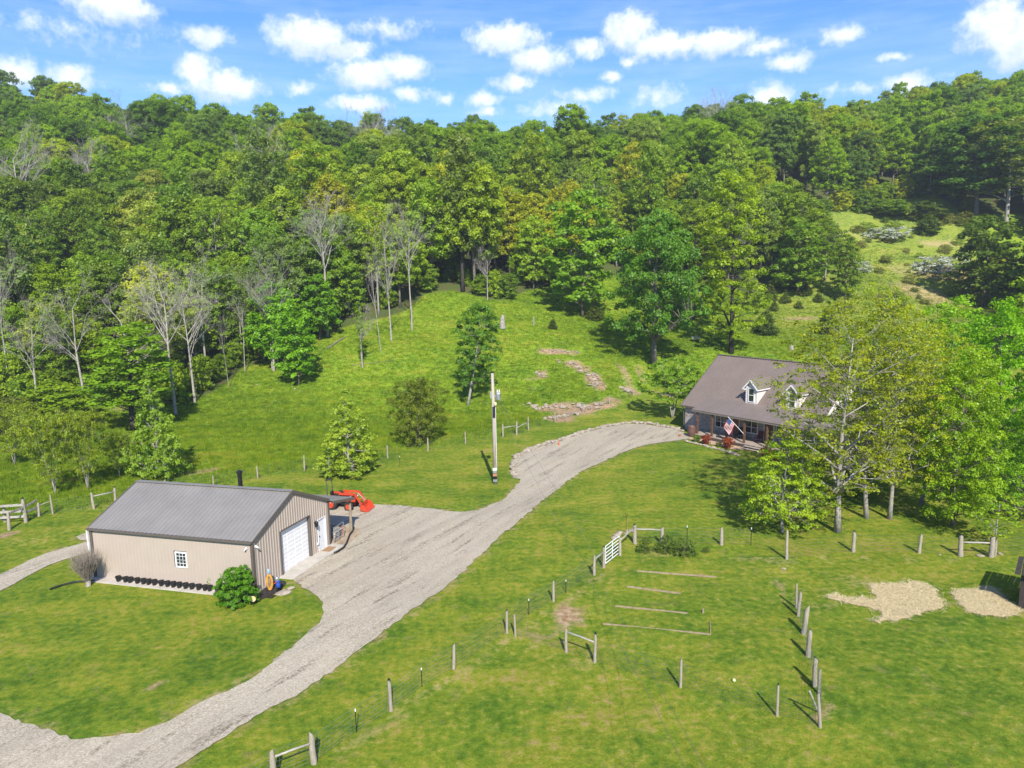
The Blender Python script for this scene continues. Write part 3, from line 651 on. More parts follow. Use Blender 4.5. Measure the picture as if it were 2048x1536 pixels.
proto('dogwood', seed=106, Ht=6, Rd=3.4, base=0.32, shape='dome', ncl=90, lpc=130, ls=0.20, rc=.75, tr=0.13, stems=3, flat_=.4, barkm='bark_pale')
proto('ivy_tree', seed=107, Ht=9, Rd=.8, base=0.22, shape='column', ncl=34, lpc=80, ls=0.18, rc=.45, tr=0.13, barkm='bark_pale')
proto('yard_a', seed=111, Ht=17, Rd=4.6, base=0.22, shape='round', ncl=320, lpc=50, ls=0.155, rc=.62, tr=0.17, twig=True, barkm='bark_pale', flat_=.8, lump=.3, nlimb=22)
proto('yard_b', seed=112, Ht=16, Rd=4.0, base=0.26, shape='round', ncl=290, lpc=48, ls=0.155, rc=.62, tr=0.15, twig=True, barkm='bark_pale', flat_=.8, lump=.35, nlimb=20, lean=(1.0, 0))
proto('yard_c', seed=113, Ht=14, Rd=4.2, base=0.10, shape='dome', ncl=230, lpc=150, ls=0.17, rc=.75, tr=0.16, twig=True, flat_=.8, lump=.3, nlimb=20)
proto('yard_d', seed=114, Ht=16, Rd=4.4, base=0.08, shape='round', ncl=230, lpc=165, ls=0.20, rc=.9, tr=0.18, flat_=.9, lump=.3, nlimb=18)
proto('yard_small', seed=115, Ht=7.5, Rd=3.4, base=0.20, shape='dome', ncl=190, lpc=80, ls=0.145, rc=.55, tr=0.11, flat_=.6, barkm='bark_pale', lump=.3, nlimb=16)
proto('sapling', seed=116, Ht=6.0, Rd=2.0, base=0.24, shape='vase', ncl=48, lpc=34, ls=0.17, rc=.4, tr=0.06, barkm='bark_pale', twig=True, flat_=.5)
proto('bush', seed=117, Ht=2.0, Rd=1.35, base=0.03, shape='dome', ncl=110, lpc=130, ls=0.095, rc=.28, tr=0.04, stems=4, flat_=.8, up=.3)
proto('hedge', seed=118, Ht=1.2, Rd=.8, base=0.03, shape='dome', ncl=50, lpc=70, ls=0.07, rc=.2, tr=0.03, stems=3)
M['blossom'] = mat('white_blossom', (.46, .50, .38), .9, var=.25, scale=6)
proto('blossom', seed=120, Ht=1.2, Rd=.8, base=0.03, shape='dome', ncl=50, lpc=70, ls=0.07, rc=.2, tr=0.03, stems=3)
PROTO['blossom'][1].materials[0] = M['blossom']
proto('willow', seed=119, Ht=7, Rd=3.0, base=0.22, shape='vase', ncl=140, lpc=95, ls=0.15, rc=.6, tr=0.10, stems=4, barkm='bark_pale', twig=True)
fit('big_oak', 1308, 728, 412, 205, .6, color=(0.070, 0.169, 0.018), name='oak_tree', label='big dark green oak with ivied trunk and wide shadow behind the house', sxmul=1.0)
fit('tulip', 1462, 706, 334, 150, 2.0, color=(0.175, 0.270, 0.014), name='tall_tree', label='tallest yellow green tree on a dark trunk standing just behind the house roof')
fit('young_dark', 936, 810, 603, 92, .2, color=(0.070, 0.164, 0.016), name='leaning_tree', label='narrow dark green tree on a bare leaning pale trunk behind the utility pole')
fit('sycamore', 698, 948, 775, 128, .9, color=(0.190, 0.282, 0.040), name='young_tree', label='small pale green cone shaped tree in front of the fence line beyond the tractor')
fit('olive', 835, 888, 752, 118, .5, color=(0.105, 0.150, 0.018), name='willow_bush', label='round olive green many stemmed willow bush just beyond the fence')
fit('dogwood', 1345, 836, 712, 134, 1.5, color=(0.120, 0.232, 0.020), name='small_tree', label='low spreading tree with forked pale trunks at the left end of the house')
fit('ivy_tree', 724, 732, 590, 22, 1.5, color=(0.133, 0.232, 0.014), name='ivy_trunk', label='thin trunk wrapped in yellow green ivy at the foot of the wood')
fit('maple_b', 1165, 634, 372, 150, .8, color=(0.120, 0.239, 0.015), name='pale_trunk_tree', label='leafy tree on a long curved pale trunk at the top of the pasture')
fit('maple_b', 598, 770, 600, 92, 2.6, color=(0.120, 0.270, 0.013), name='young_maple', label='bright green tree on a short pale trunk at the sloping wood edge')
fit('maple_a', 640, 680, 545, 90, 1.6, color=(0.098, 0.220, 0.013), name='young_maple', label='bright green tree just up the slope from the short trunked maple')
fit('maple_a', 555, 735, 560, 110, .3, color=(0.113, 0.258, 0.013), name='young_maple', label='leafy green tree overhanging the wood edge left of the short trunked maple')
fit('poplar_a', 268, 862, 640, 168, .4, color=(0.120, 0.232, 0.015), name='black_trunk_tree', label='wide tree with a straight black trunk in the lower left meadow')
fit('sycamore', 318, 957, 735, 118, 2.2, color=(0.147, 0.251, 0.038), name='young_tree', label='tall cone shaped pale green tree behind the left end of the barn')
for (bx, by, ty, w, rz, lab) in ((112, 990, 815, 120, 1, 'feathery willow with crossed pale stems beside the rail fence at far left'), (176, 980, 812, 95, 2, 'feathery willow with three upright pale stems above the rail brace at left'),
                                 (30, 930, 800, 120, 3, 'feathery willow clump at the left edge of the meadow'), (240, 955, 858, 60, .4, 'small feathery tree with a thin single stem left of the barn roof peak')):
    fit('willow', bx, by, ty, w, rz, color=(0.147, 0.213, 0.018), name='willow_tree', label=lab)
fit('sapling', 272, 952, 862, 52, 1.0, color=(0.084, 0.144, 0.016), name='small_tree', label='small dark leaved tree on a thin pale stem behind the barn roof')
fit('under', 120, 850, 760, 150, 1.2, color=(0.140, 0.232, 0.016), name='shrub', label='broad light green shrub on the bank at the left edge of the meadow')
fit('under', 20, 868, 790, 110, 2.2, color=(0.077, 0.106, 0.020), name='shrub', label='dull olive shrub at the far left edge of the bank')
fit('cedar', 1105, 657, 633, 22, 0, color=(0.049, 0.087, 0.018), name='cedar_bush', label='small dark round cedar alone in the upper pasture')
fit('cedar', 1190, 640, 598, 38, 1, color=(0.070, 0.106, 0.020), name='cedar_bush', label='dark cedar bush beside the curved pale trunk in the upper pasture')
# young cedars on the slope behind the house
for i, (bx, by, ty, w) in enumerate([(1530, 668, 610, 52), (1420, 618, 596, 22), (1512, 615, 588, 24), (1540, 600, 560, 34), (1571, 606, 578, 24), (1548, 621, 597, 22), (1597, 617, 596, 18), (1610, 590, 562, 30), (1637, 603, 582, 24), (1655, 668, 600, 44), (1690, 620, 590, 30), (1773, 632, 590, 40), (1498, 598, 570, 24)]):
    big = {0: 'large dark cedar behind the yellow green tulip tree near the roof', 9: 'tall dark cedar half hidden behind the yard trees', 11: 'dark cedar poking above the yard trees by the brush slope'}
    fit('cedar', bx, by, ty, w, i*1.1, color=(0.056, 0.097, 0.020) if i in big else (0.075, 0.115, 0.030), name='cedar_bush', label=big.get(i, 'small rounded young cedar on the grass slope behind the house'), group='cedars on the slope behind the house' if i in big else 'young cedars on the slope behind the house')
# yard trees to the right of the house
YG = (0.155, 0.205, 0.014)
fit('yard_a', 1675, 1064, 585, 330, .3, color=YG, name='yard_tree', label='tall thinly leaved tree with the leftmost of the tall pale trunks beside the house')
fit('yard_b', 1733, 1036, 560, 250, 1.9, color=(0.190, 0.270, 0.016), name='yard_tree', label='tall thinly leaved tree with the middle of the three close pale trunks in the yard')
fit('yard_a', 1779, 1038, 600, 230, 4.0, color=(0.217, 0.276, 0.016), name='yard_tree', label='tall thinly leaved tree whose pale trunk forks low to the right, in the yard')
fit('yard_b', 1842, 1010, 640, 210, 5.0, color=(0.197, 0.270, 0.015), name='yard_tree', label='thinly leaved tree right of the forked pale trunk, behind the fence')
fit('yard_small', 1564, 1066, 872, 195, 1.0, color=(0.197, 0.307, 0.020), name='yard_tree', label='low bushy bright green tree nearest the front steps, its shadow on the lawn')
fit('yard_d', 1905, 1052, 690, 190, 2.0, color=(0.154, 0.270, 0.014), name='yard_tree', label='dense green tree with two dark trunks behind the right fence posts')
fit('yard_d', 1985, 985, 590, 230, 3.4, color=(0.140, 0.307, 0.013), name='yard_tree', label='tall dense bright green tree at the right edge beyond the yard')
fit('yard_c', 1880, 930, 585, 240, 0.3, color=(0.161, 0.314, 0.014), name='yard_tree', label='wide bright green tree with a rounded top behind the yard trees')
fit('yard_c', 2060, 1040, 780, 170, 2.3, color=(0.133, 0.282, 0.013), name='yard_tree', label='dense leafy tree cut by the right edge above the fence')
fit('sapling', 1990, 1095, 985, 120, 2.3, color=(0.183, 0.301, 0.018), name='sapling', label='thin sapling with sparse leaves beside the double fence post at right')
fit('yard_c', 1800, 900, 650, 190, 1.3, color=(0.154, 0.244, 0.014), name='yard_tree', label='green tree behind the right end of the house')
fit('dogwood', 1605, 965, 862, 110, 1.3, color=(0.133, 0.226, 0.016), name='yard_tree', label='low dark leaved tree hanging over the porch roof')
fit('yard_small', 1700, 985, 890, 150, 3.3, color=(0.168, 0.251, 0.016), name='yard_tree', label='low tree among the pale trunks right of the porch')
# trees along the right side and round the brush clearing
for (k, bx, by, ty, w, col, nm, lab) in [
    ('maple_b', 1965, 615, 425, 130, (0.075, 0.135, 0.020), 'field_tree', 'dark layered tree with a straight trunk standing in the brush slope at right'),
    ('oak_b', 1950, 442, 230, 200, (0.060, 0.135, 0.018), 'field_tree', 'large tree with a bare lower trunk at the top of the brush slope'),
    ('airy', 2010, 470, 235, 190, (0.115, 0.165, 0.025), 'field_tree', 'thin pale leaved tree at the top right of the brush slope'),
    ('oak_d', 2090, 640, 400, 120, (0.060, 0.125, 0.016), 'field_tree', 'dark green tree cut off by the right edge above the yard'),
    ('under', 1850, 440, 400, 70, (0.080, 0.130, 0.022), 'brush', 'dark green bush in front of the wood on the brush slope'),
    ('under', 1780, 432, 396, 90, (0.110, 0.200, 0.022), 'brush', 'yellow green thicket at the upper left of the brush slope'),
    ('under', 1855, 470, 430, 50, (0.065, 0.115, 0.022), 'brush', 'low dark bush right of the white blossom on the brush slope'),
    ('oak_f', 1650, 560, 435, 90, (0.120, 0.205, 0.018), 'field_tree', 'green tree with bare grey twigs above it left of the brush slope'),
    ('maple_b', 1690, 600, 470, 60, (0.110, 0.190, 0.018), 'field_tree', 'light green tree between the cedars and the brush slope'),
    ('maple_b', 1595, 590, 430, 105, (0.110, 0.205, 0.015), 'field_tree', 'rounded green tree at the wood edge above the young cedars'),
    ('tulip', 1385, 640, 395, 120, (0.140, 0.215, 0.013), 'field_tree', 'yellow green tree half hidden between the ivy trunked oak and the tulip tree')]:
    fit(k, bx, by, ty, w, bx*.1, color=col, name=nm, label=lab, cat='bush' if nm == 'brush' else 'tree')
for (bx, by, ty, w, lab) in [(1880, 548, 508, 105, 'mound of white blossoming brambles in the middle of the brush slope'), (1775, 478, 452, 90, 'long low bank of white blossom under the thicket'), (1722, 545, 520, 40, 'small white blossoming bush left of the brush slope')]:
    fit('blossom', bx, by, ty, w, bx*.3, color=(0.40, 0.42, 0.34), name='blossom_bush', label=lab, cat='bush')
# low scrub over the brush slope
rs_ = np.random.default_rng(77); CP = [(1700, 440), (1840, 400), (1940, 450), (1960, 520), (1980, 600), (1900, 640), (1760, 640), (1700, 560)]
n_s = 0
while n_s < 62:
    px, py = rs_.uniform(1690, 1985), rs_.uniform(400, 650)
    if not inpoly(np.array([px]), np.array([py]), CP)[0]: continue
    b = ground(px, py); s_ = rs_.uniform(.7, 2.3)*(1.2 if py < 470 else .8); ti = int(rs_.integers(4))
    nm_, cl_ = [('dull olive', (.12, .15, .035)), ('light green', (.16, .25, .03)), ('dark green', (.07, .13, .02)), ('grey green', (.17, .20, .08))][ti]
    put('hedge', (b.x, b.y, b.z-.05), s_, s_*rs_.uniform(.6, 1.1), rs_.uniform(0, 6), cl_, 'scrub_bush', f'low {nm_} scrub bush on the brush slope', f'low {nm_} scrub on the brush slope', cat='bush'); n_s += 1
# garden corner shrubs
for (bx, by, ty, w, lab) in [(1287, 1104, 1072, 34, 'narrow grey green shrub beside the thick corner post of the garden'), (1328, 1104, 1066, 42, 'grey green shrub just right of the short corner rail'), (1366, 1108, 1074, 56, 'widest low shrub of the garden corner, right of the other two'), (1411, 1104, 1090, 18, 'tiny shrub beneath the garden fence wires')]:
    fit('hedge', bx, by, ty, w, bx*.3, color=(0.077, 0.132, 0.028), name='shrub', label=lab, cat='shrub')
fit('bush', 474, 1208, 1133, 86, .3, color=(0.070, 0.188, 0.014), name='bush', label='large rounded glossy green bush at the near corner of the barn', cat='bush')

# --- grey leafless trees standing through the wood
DEADS = [('dead_a', 655, 672, 362, 130, 'tall grey leafless tree with a broad bare crown left of the pasture top'), ('dead_b', 783, 683, 392, 66, 'leafless tree on a very straight pale trunk, left of the twin bare trees'),
         ('dead_a', 824, 660, 388, 80, 'leafless pale tree with its bare trunk foot out on the pasture'), ('dead_d', 762, 705, 470, 60, 'bare pale trunk leaning left out of the wood, foot on the grass'),
         ('dead_c', 725, 735, 590, 60, 'short leafless tree behind the ivy covered trunk'), ('dead_c', 390, 805, 490, 110, 'leafless tree with a forked curving trunk on the wood edge at left'),
         ('dead_a', 352, 830, 500, 150, 'broad leafless grey tree with spreading twigs in the left wood'), ('dead_b', 262, 800, 560, 160, 'leafless pale tree above the black trunked one'),
         ('dead_c', 75, 822, 560, 100, 'bare leaning pale tree at the far left wood edge'), ('dead_d', 20, 790, 450, 110, 'tall leafless tree at the left edge of the photo'), ('dead_b', 170, 800, 520, 100, 'bare crooked tree between the two tall left ones'),
         ('dead_d', 490, 745, 560, 60, 'slender bare trunk behind the left wood edge'), ('dead_c', 548, 742, 460, 100, 'leafless tree with a twiggy crown above the bright green maples'), ('dead_d', 458, 775, 600, 40, 'thin pale trunk on the wood edge left of the bright green maples'),
         ('dead_b', 415, 760, 470, 90, 'leafless tree with raised forked branches in the left wood'), ('dead_a', 545, 740, 520, 70, 'thin bare tree leaning over the left wood edge'), ('dead_c', 975, 600, 478, 50, 'small dead tree with pale broken forks at the wood edge'),
         ('dead_d', 1497, 590, 420, 50, 'bare trunk in the trees above the tulip tree'), ('dead_c', 1640, 530, 430, 90, 'grey leafless twiggy tree left of the brush slope')]
for i, (k, bx, by, ty, w, lab) in enumerate(DEADS):
    fit(k, bx, by, ty, w, i*1.3, sxmul=1.35, name='bare_tree', label=lab)

# --- the wood: nearest 300 trees as things, the rest as one mass
rng = np.random.default_rng(5); cand = []
yy = 92.0
while yy < 325:
    sp = 6.6 if yy < 180 else 7.4
    for xx in np.arange(-0.76*yy-14, 0.78*yy+16, sp):
        x = xx+rng.uniform(-.42, .42)*sp; y = yy+rng.uniform(-.42, .42)*sp
        cand.append((x, y))
    yy += sp*0.92
cand = np.array(cand); ok = is_forest(cand[:, 0], cand[:, 1]-1.0); cand = cand[ok]
hd = np.array(HAND); keep = []
for c in cand:
    if np.hypot(hd[:, 0]-c[0], hd[:, 1]-c[1]).min() > 3.4: keep.append(c)
cand = np.array(keep)
zz = height(cand[:, 0], cand[:, 1]); score = np.hypot(cand[:, 0], cand[:, 1])
order = np.argsort(score)
TINTS = [('dark green', (0.092, 0.170, 0.018)), ('mid green', (0.132, 0.225, 0.019)), ('fresh green', (0.168, 0.268, 0.018)), ('yellow green', (0.235, 0.295, 0.020)), ('blue green', (0.110, 0.180, 0.045)), ('pale leaved', (0.185, 0.255, 0.055))]
patch = lambda x, y: 0.5+0.5*sin(x*0.045+1.1+sin(y*.05)*1.5)*sin(y*0.055+0.6)
def zone(x, y):
    px, py, Z = proj((x, y, H(x, y)+12))
    s = ['at the far left', 'above the barn roof', 'above the bright maples', 'above the leaning tree', 'above the rock ledges', 'above the big oak', 'above the house', 'at the far right'][int(np.digitize(px, [250, 520, 760, 980, 1200, 1420, 1780]))]
    d = 'lower edge' if y < 140 else 'upper slope' if y > 190 else 'mid slope'
    return s, d
kinds = ['oak_a', 'oak_b', 'oak_c', 'oak_d', 'oak_e', 'oak_b', 'oak_d', 'poplar_a', 'maple_a', 'oak_f', 'maple_b', 'oak_f', 'airy']
def pick(x, y):
    p = patch(x, y)+rng.normal()*0.22
    t = 0 if p < .22 else 1 if p < .45 else 2 if p < .75 else 3 if p < .98 else 2
    if rng.random() < .13: t = 4
    if rng.random() < .05: t = 5
    k = kinds[rng.integers(len(kinds))]; s = rng.uniform(.78, 1.15)
    if y < 112 and x < 0: s *= .82
    if y > 225: s *= rng.uniform(.85, 1.15)
    return k, t, s
N_IND = 245
for j in order[:N_IND]:
    x, y = cand[j]; k, t, s = pick(x, y); nm, col = TINTS[t]; z_, d_ = zone(x, y)
    jit = rng.uniform(.88, 1.12); col = (col[0]*jit*rng.uniform(.92, 1.1), col[1]*jit, col[2]*jit)
    lab = f'{nm} leafy tree in the {d_} of the wood {z_}'
    if k == 'maple_a': s *= 1.25
    put(k, (x, y, zz[j]-.15), s, s*rng.uniform(.92, 1.1), rng.uniform(0, 6.28), col, 'woodland_tree', lab, lab.replace(' tree ', ' trees ', 1))
# bushes that close the foot of the wood
ub = []
for t in np.linspace(0, 1, 46):
    px = -60+t*1240; i = np.interp(px, [p[0] for p in EDGE_PX], [p[1] for p in EDGE_PX]); ub.append((px+rng.uniform(-8, 8), i-rng.uniform(4, 26)))
for (px, py) in ub:
    if 420 < px < 900 and rng.random() < .6: continue
    b = ground(px, py); s = rng.uniform(.45, 1.0); t = int(rng.integers(0, 3)); pxu = px
    col = TINTS[t][1]; put('under', (b.x, b.y, b.z-.1), s, s*rng.uniform(.8, 1.2), rng.uniform(0, 6), col, 'woodland_bush', f'{TINTS[t][0]} bush at the foot of the wood {zone(b.x, b.y)[0]}', f'{TINTS[t][0]} bushes at the foot of the wood {zone(b.x, b.y)[0]}', cat='bush')
for (px, py) in [(1650, 440), (1675, 425), (1700, 412), (1735, 405), (1765, 402), (1800, 398), (1830, 396), (1880, 392), (1910, 405), (1935, 425), (1955, 470), (1968, 510), (1985, 545), (1640, 470), (1660, 510), (1690, 540), (1720, 430), (1745, 420)]:
    b = ground(px+rng.uniform(-8, 8), py-rng.uniform(0, 10)); s = rng.uniform(.7, 1.25); t = int(rng.integers(0, 4)); col = TINTS[t][1]
    put('under', (b.x, b.y, b.z-.1), s, s*rng.uniform(.7, 1.0), rng.uniform(0, 6), col, 'woodland_bush', f'{TINTS[t][0]} bush closing the wood edge round the brush slope', f'{TINTS[t][0]} bushes round the brush slope', cat='bush')
# far trees, one mass: instances on points
rest = order[N_IND:]
pc = bpy.data.collections.new('far_tree_kinds'); srcs = []
def far_leaf(col):
    col = (col[0]*1.12, col[1]*1.08, col[2]*.7)
    m = bpy.data.materials.new('far_leaf'); m.use_nodes = True; T = NT(m.node_tree); T.n.clear()
    c = T.mix(T.new('ShaderNodeAttribute', attribute_name='tint').outputs['Fac'], tuple(v*.85 for v in col), tuple(v*1.6 for v in col))
    df = T.new('ShaderNodeBsdfDiffuse', {'Color': c}); tr = T.new('ShaderNodeBsdfTranslucent', {'Color': T.mix(1.0, c, (1.2, 1.2, .7), 'MULTIPLY')}); mx = T.new('ShaderNodeMixShader', {0: TRANS, 1: df.outputs[0], 2: tr.outputs[0]})
    T.new('ShaderNodeOutputMaterial', {'Surface': mx.outputs[0]}); return m
FL = [far_leaf(c[1]) for c in TINTS]
for k in ('oak_a', 'oak_b', 'oak_c', 'oak_d', 'oak_e', 'oak_f'):
    for ti in range(6):
        cmc = PROTO[k][1].copy(); cmc.materials[0] = FL[ti]
        o = bpy.data.objects.new('crown_source', cmc); srcs.append(o)
for i, o in enumerate(srcs): o.name = 'crown_source_%02d' % i; pc.objects.link(o)
tc_ = bpy.data.collections.new('far_trunk_kinds')
for i, k in enumerate(('oak_a', 'oak_b', 'oak_c', 'oak_d', 'oak_e', 'oak_f')):
    o = bpy.data.objects.new('trunk_source_%02d' % i, PROTO[k][0]); tc_.objects.link(o)
bc = bpy.data.collections.new('far_bare_kinds')
for i, k in enumerate(('dead_a', 'dead_b')):
    o = bpy.data.objects.new('bare_source_%02d' % i, PROTO[k][0]); bc.objects.link(o)
pts, rot, scl, ix, it, isd = [], [], [], [], [], []
for j in rest:
    x, y = cand[j]; k, t, s = pick(x, y); ki = int(rng.integers(6))
    pts.append((x, y, zz[j]-.2)); rot.append(rng.uniform(0, 6.28)); scl.append((s, s, s*rng.uniform(.9, 1.1))); ix.append(ki*6+t); it.append(ki); isd.append(rng.random() < (.05 if x < 0 and y < 240 else .012))
def inst_nodes(name, coll_list):
    g = bpy.data.node_groups.new(name, 'GeometryNodeTree')
    g.interface.new_socket('Geometry', in_out='INPUT', socket_type='NodeSocketGeometry'); g.interface.new_socket('Geometry', in_out='OUTPUT', socket_type='NodeSocketGeometry')
    n = g.nodes; L = g.links; gi = n.new('NodeGroupInput'); go = n.new('NodeGroupOutput'); jn = n.new('GeometryNodeJoinGeometry')
    def na(nm, dt):
        a = n.new('GeometryNodeInputNamedAttribute'); a.data_type = dt; a.inputs[0].default_value = nm; return a.outputs[0]
    for coll, ia, sel in coll_list:
        ci = n.new('GeometryNodeCollectionInfo'); ci.inputs['Collection'].default_value = coll; ci.inputs['Separate Children'].default_value = True; ci.inputs['Reset Children'].default_value = True
        io = n.new('GeometryNodeInstanceOnPoints'); io.inputs['Pick Instance'].default_value = True
        L.new(gi.outputs[0], io.inputs['Points']); L.new(ci.outputs[0], io.inputs['Instance']); L.new(na(ia, 'INT'), io.inputs['Instance Index']); L.new(na(sel, 'BOOLEAN'), io.inputs['Selection'])
        L.new(na('rot', 'FLOAT_VECTOR'), io.inputs['Rotation']); L.new(na('scl', 'FLOAT_VECTOR'), io.inputs['Scale']); L.new(io.outputs[0], jn.inputs[0])
    L.new(jn.outputs[0], go.inputs[0]); return g
me = bpy.data.meshes.new('woodland'); me.from_pydata(pts, [], [])
a = me.attributes.new('rot', 'FLOAT_VECTOR', 'POINT'); a.data.foreach_set('vector', np.array([(0, 0, r) for r in rot], np.float32).ravel())
a = me.attributes.new('scl', 'FLOAT_VECTOR', 'POINT'); a.data.foreach_set('vector', np.array(scl, np.float32).ravel())
for nm_, ar in (('ix', ix), ('it', it), ('ib', [i % 2 for i in it])):
    a = me.attributes.new(nm_, 'INT', 'POINT'); a.data.foreach_set('value', np.array(ar, np.int32))
isd = np.array(isd)
for nm_, ar in (('leafy', ~isd), ('bare', isd)):
    a = me.attributes.new(nm_, 'BOOLEAN', 'POINT'); a.data.foreach_set('value', ar)
far = link('far_wood', me); gmod = far.modifiers.new('trees', 'NODES'); gmod.node_group = inst_nodes('far_trees', [(pc, 'ix', 'leafy'), (tc_, 'it', 'leafy'), (bc, 'ib', 'bare')])
tag(far, 'far trees merging into one mass along the upper hillside and skyline', 'wood', kind='stuff')
print('TREES', len(cand), 'far', len(rest))
# ------------------------------------------------------------------ metal barn
def ribbed(name, o, ux, uz, L, Hh, n, matl, parent, pitch=0.23, rib=0.022, rw=0.045, topf=None, botf=None, holes=()):
    """sheet metal with raised ribs: o corner, ux run, uz rise, n outward normal. topf(x)->height"""
    V = []; F = []; x = 0.0; cols = []
    while x < L-1e-6:
        x1 = min(x+pitch, L)
        for q, hgt in ((x, 0), (x1-rw-0.02, 0), (x1-rw, rib), (x1-0.01, rib)):
            if not cols or q > cols[-1][0]+1e-4: cols.append((min(q, L), hgt))
        x = x1
    cols.append((L, 0))
    bm_v = []; o = Vector(o)
    for (q, hg) in cols: bm_v.append((q, hg))
    mb = MB()
    segs = list(zip(bm_v[:-1], bm_v[1:]))
    for (a, ha), (b, hb) in segs:
        zs = [(botf(a) if botf else 0, botf(b) if botf else 0, topf(a) if topf else Hh, topf(b) if topf else Hh)]
        for (hx0, hx1, hz0, hz1) in holes:
            mid = (a+b)/2
            if hx0 < mid < hx1:
                z = zs[0]; zs = []
                if hz0 > 0.05: zs.append((z[0], z[1], hz0, hz0))
                zs.append((hz1, hz1, z[2], z[3]))
        for (b0, b1, t0, t1) in zs:
            mb.add([o+ux*a+uz*b0+n*ha, o+ux*b+uz*b1+n*hb, o+ux*b+uz*t1+n*hb, o+ux*a+uz*t0+n*ha], [(0, 1, 2, 3)])
    ob = mb.build(name, matl, parent, fix=False)
    return ob
M['tan_wall'] = mat('tan_sheet_metal', (0.43, 0.355, 0.295), 0.42, 0.0, var=0.03, scale=0.8, spec=0.4)
M['brown_trim'] = mat('brown_trim', (0.115, 0.095, 0.080), 0.45, var=.06)
M['grey_roof'] = mat('grey_roof_metal', (0.255, 0.238, 0.218), 0.42, 0.15, var=.07, scale=0.7)
M['gar_white'] = mat('white_door_paint', (0.86, 0.84, 0.82), 0.4, var=0.03)
M['wood_post'] = mat('treated_post', (0.30, 0.24, 0.16), 0.85, dark=(0.18, .145, .1), scale=4, bump=.4)
barn = thing('metal_barn', 'tan metal barn with grey ribbed roof, white garage door and lean-to on its far side', 'barn', BARN_A, 0)
Z = Vector((0, 0, 1)); u_, w_ = bu, bw
def Q(u, w, z=0): return bu*u+bw*w+Z*z
EH, RH = 2.98, 4.62
nl = -bw; ng = -bu
def gab(x): return EH+(RH-EH)*(1-abs(x-BARN_W/2)/(BARN_W/2))
DU0, DU1 = 2.62, 5.32     # garage door span along the gable
gd0, gd1, gdh = 2.45, 5.30, 2.62
md0, md1, mdh = 6.12, 6.98, 2.06
# long front wall
ribbed('front_wall', Q(0, 0, 0.02), bu, Z, BARN_L, EH-.02, nl, M['tan_wall'], barn, rib=0.012, holes=[(4.12, 4.92, 1.10, 2.05)])
ribbed('gable_wall', Q(0, 0, 0.02), bw, Z, BARN_W, 0, ng, M['tan_wall'], barn, rib=0.030, rw=.06, topf=lambda x: gab(x)-.03, holes=[(gd0, gd1, 0, gdh), (md0, md1, 0, mdh)])
ribbed('back_gable_wall', Q(BARN_L, 0, 0.02), bw, Z, BARN_W, 0, bu, M['tan_wall'], barn, topf=lambda x: gab(x)-.03)
ribbed('back_wall', Q(0, BARN_W, 0.02), bu, Z, BARN_L, EH-.02, bw, M['tan_wall'], barn)
OV = 0.10
sl1 = Vector(Q(0, BARN_W/2, RH)-Q(0, 0, EH)); sL = sl1.length; s1 = sl1.normalized(); s2v = (Q(0, BARN_W/2, RH)-Q(0, BARN_W, EH)).normalized()
n1 = bu.cross(s1); n1 = n1 if n1.z > 0 else -n1; n2 = bu.cross(s2v); n2 = n2 if n2.z > 0 else -n2
ribbed('roof_slope', Q(-OV, 0, EH+.06)-s1*OV, bu, s1, BARN_L+2*OV, sL+OV, n1, M['grey_roof'], barn, pitch=.28, rib=.042, rw=.045)
ribbed('roof_slope', Q(-OV, BARN_W, EH+.06)-s2v*OV, bu, s2v, BARN_L+2*OV, sL+OV, n2, M['grey_roof'], barn, pitch=.28, rib=.042, rw=.045)
mb = MB(); mb.bar(Q(-OV-.02, BARN_W/2, RH+.10), Q(BARN_L+OV+.02, BARN_W/2, RH+.10), .30, .03); mb.build('ridge_cap', M['grey_roof'], barn)
mb = MB()
for w0 in (0, BARN_W):
    e0 = Q(-OV-.03, w0, EH+.02); e1_ = Q(-OV-.03, BARN_W/2, RH+.05); mb.bar(e0, e1_, .05, .17)
    e0 = Q(BARN_L+OV+.03, w0, EH+.02); e1_ = Q(BARN_L+OV+.03, BARN_W/2, RH+.05); mb.bar(e0, e1_, .05, .17)
mb.build('rake_trim', M['brown_trim'], barn)
mb = MB()
for (uu, ww) in ((0, 0), (BARN_L, 0), (0, BARN_W), (BARN_L, BARN_W)): mb.bar(Q(uu, ww, 0.02), Q(uu, ww, EH-.02), .15, .15, up=bu)
mb.build('corner_trim', M['brown_trim'], barn)
mb = MB(); mb.bar(Q(-OV, -.16, EH-.02), Q(BARN_L+OV, -.16, EH-.02), .13, .11); g = mb.build('gutter', M['brown_trim'], barn)
mb = MB(); mb.bar(Q(BARN_L+OV, -.17, EH-.08), Q(BARN_L+.06, -.16, 0.1), .09, .07, up=bu); mb.build('downspout', M['white'], barn)
mb = MB(); mb.prism([Q(-.02, -.02, 0), Q(BARN_L+.02, -.02, 0), Q(BARN_L+.02, BARN_W+.02, 0), Q(-.02, BARN_W+.02, 0)], (0, 0, 0.06)); mb.build('floor_slab', M['concrete'], barn)
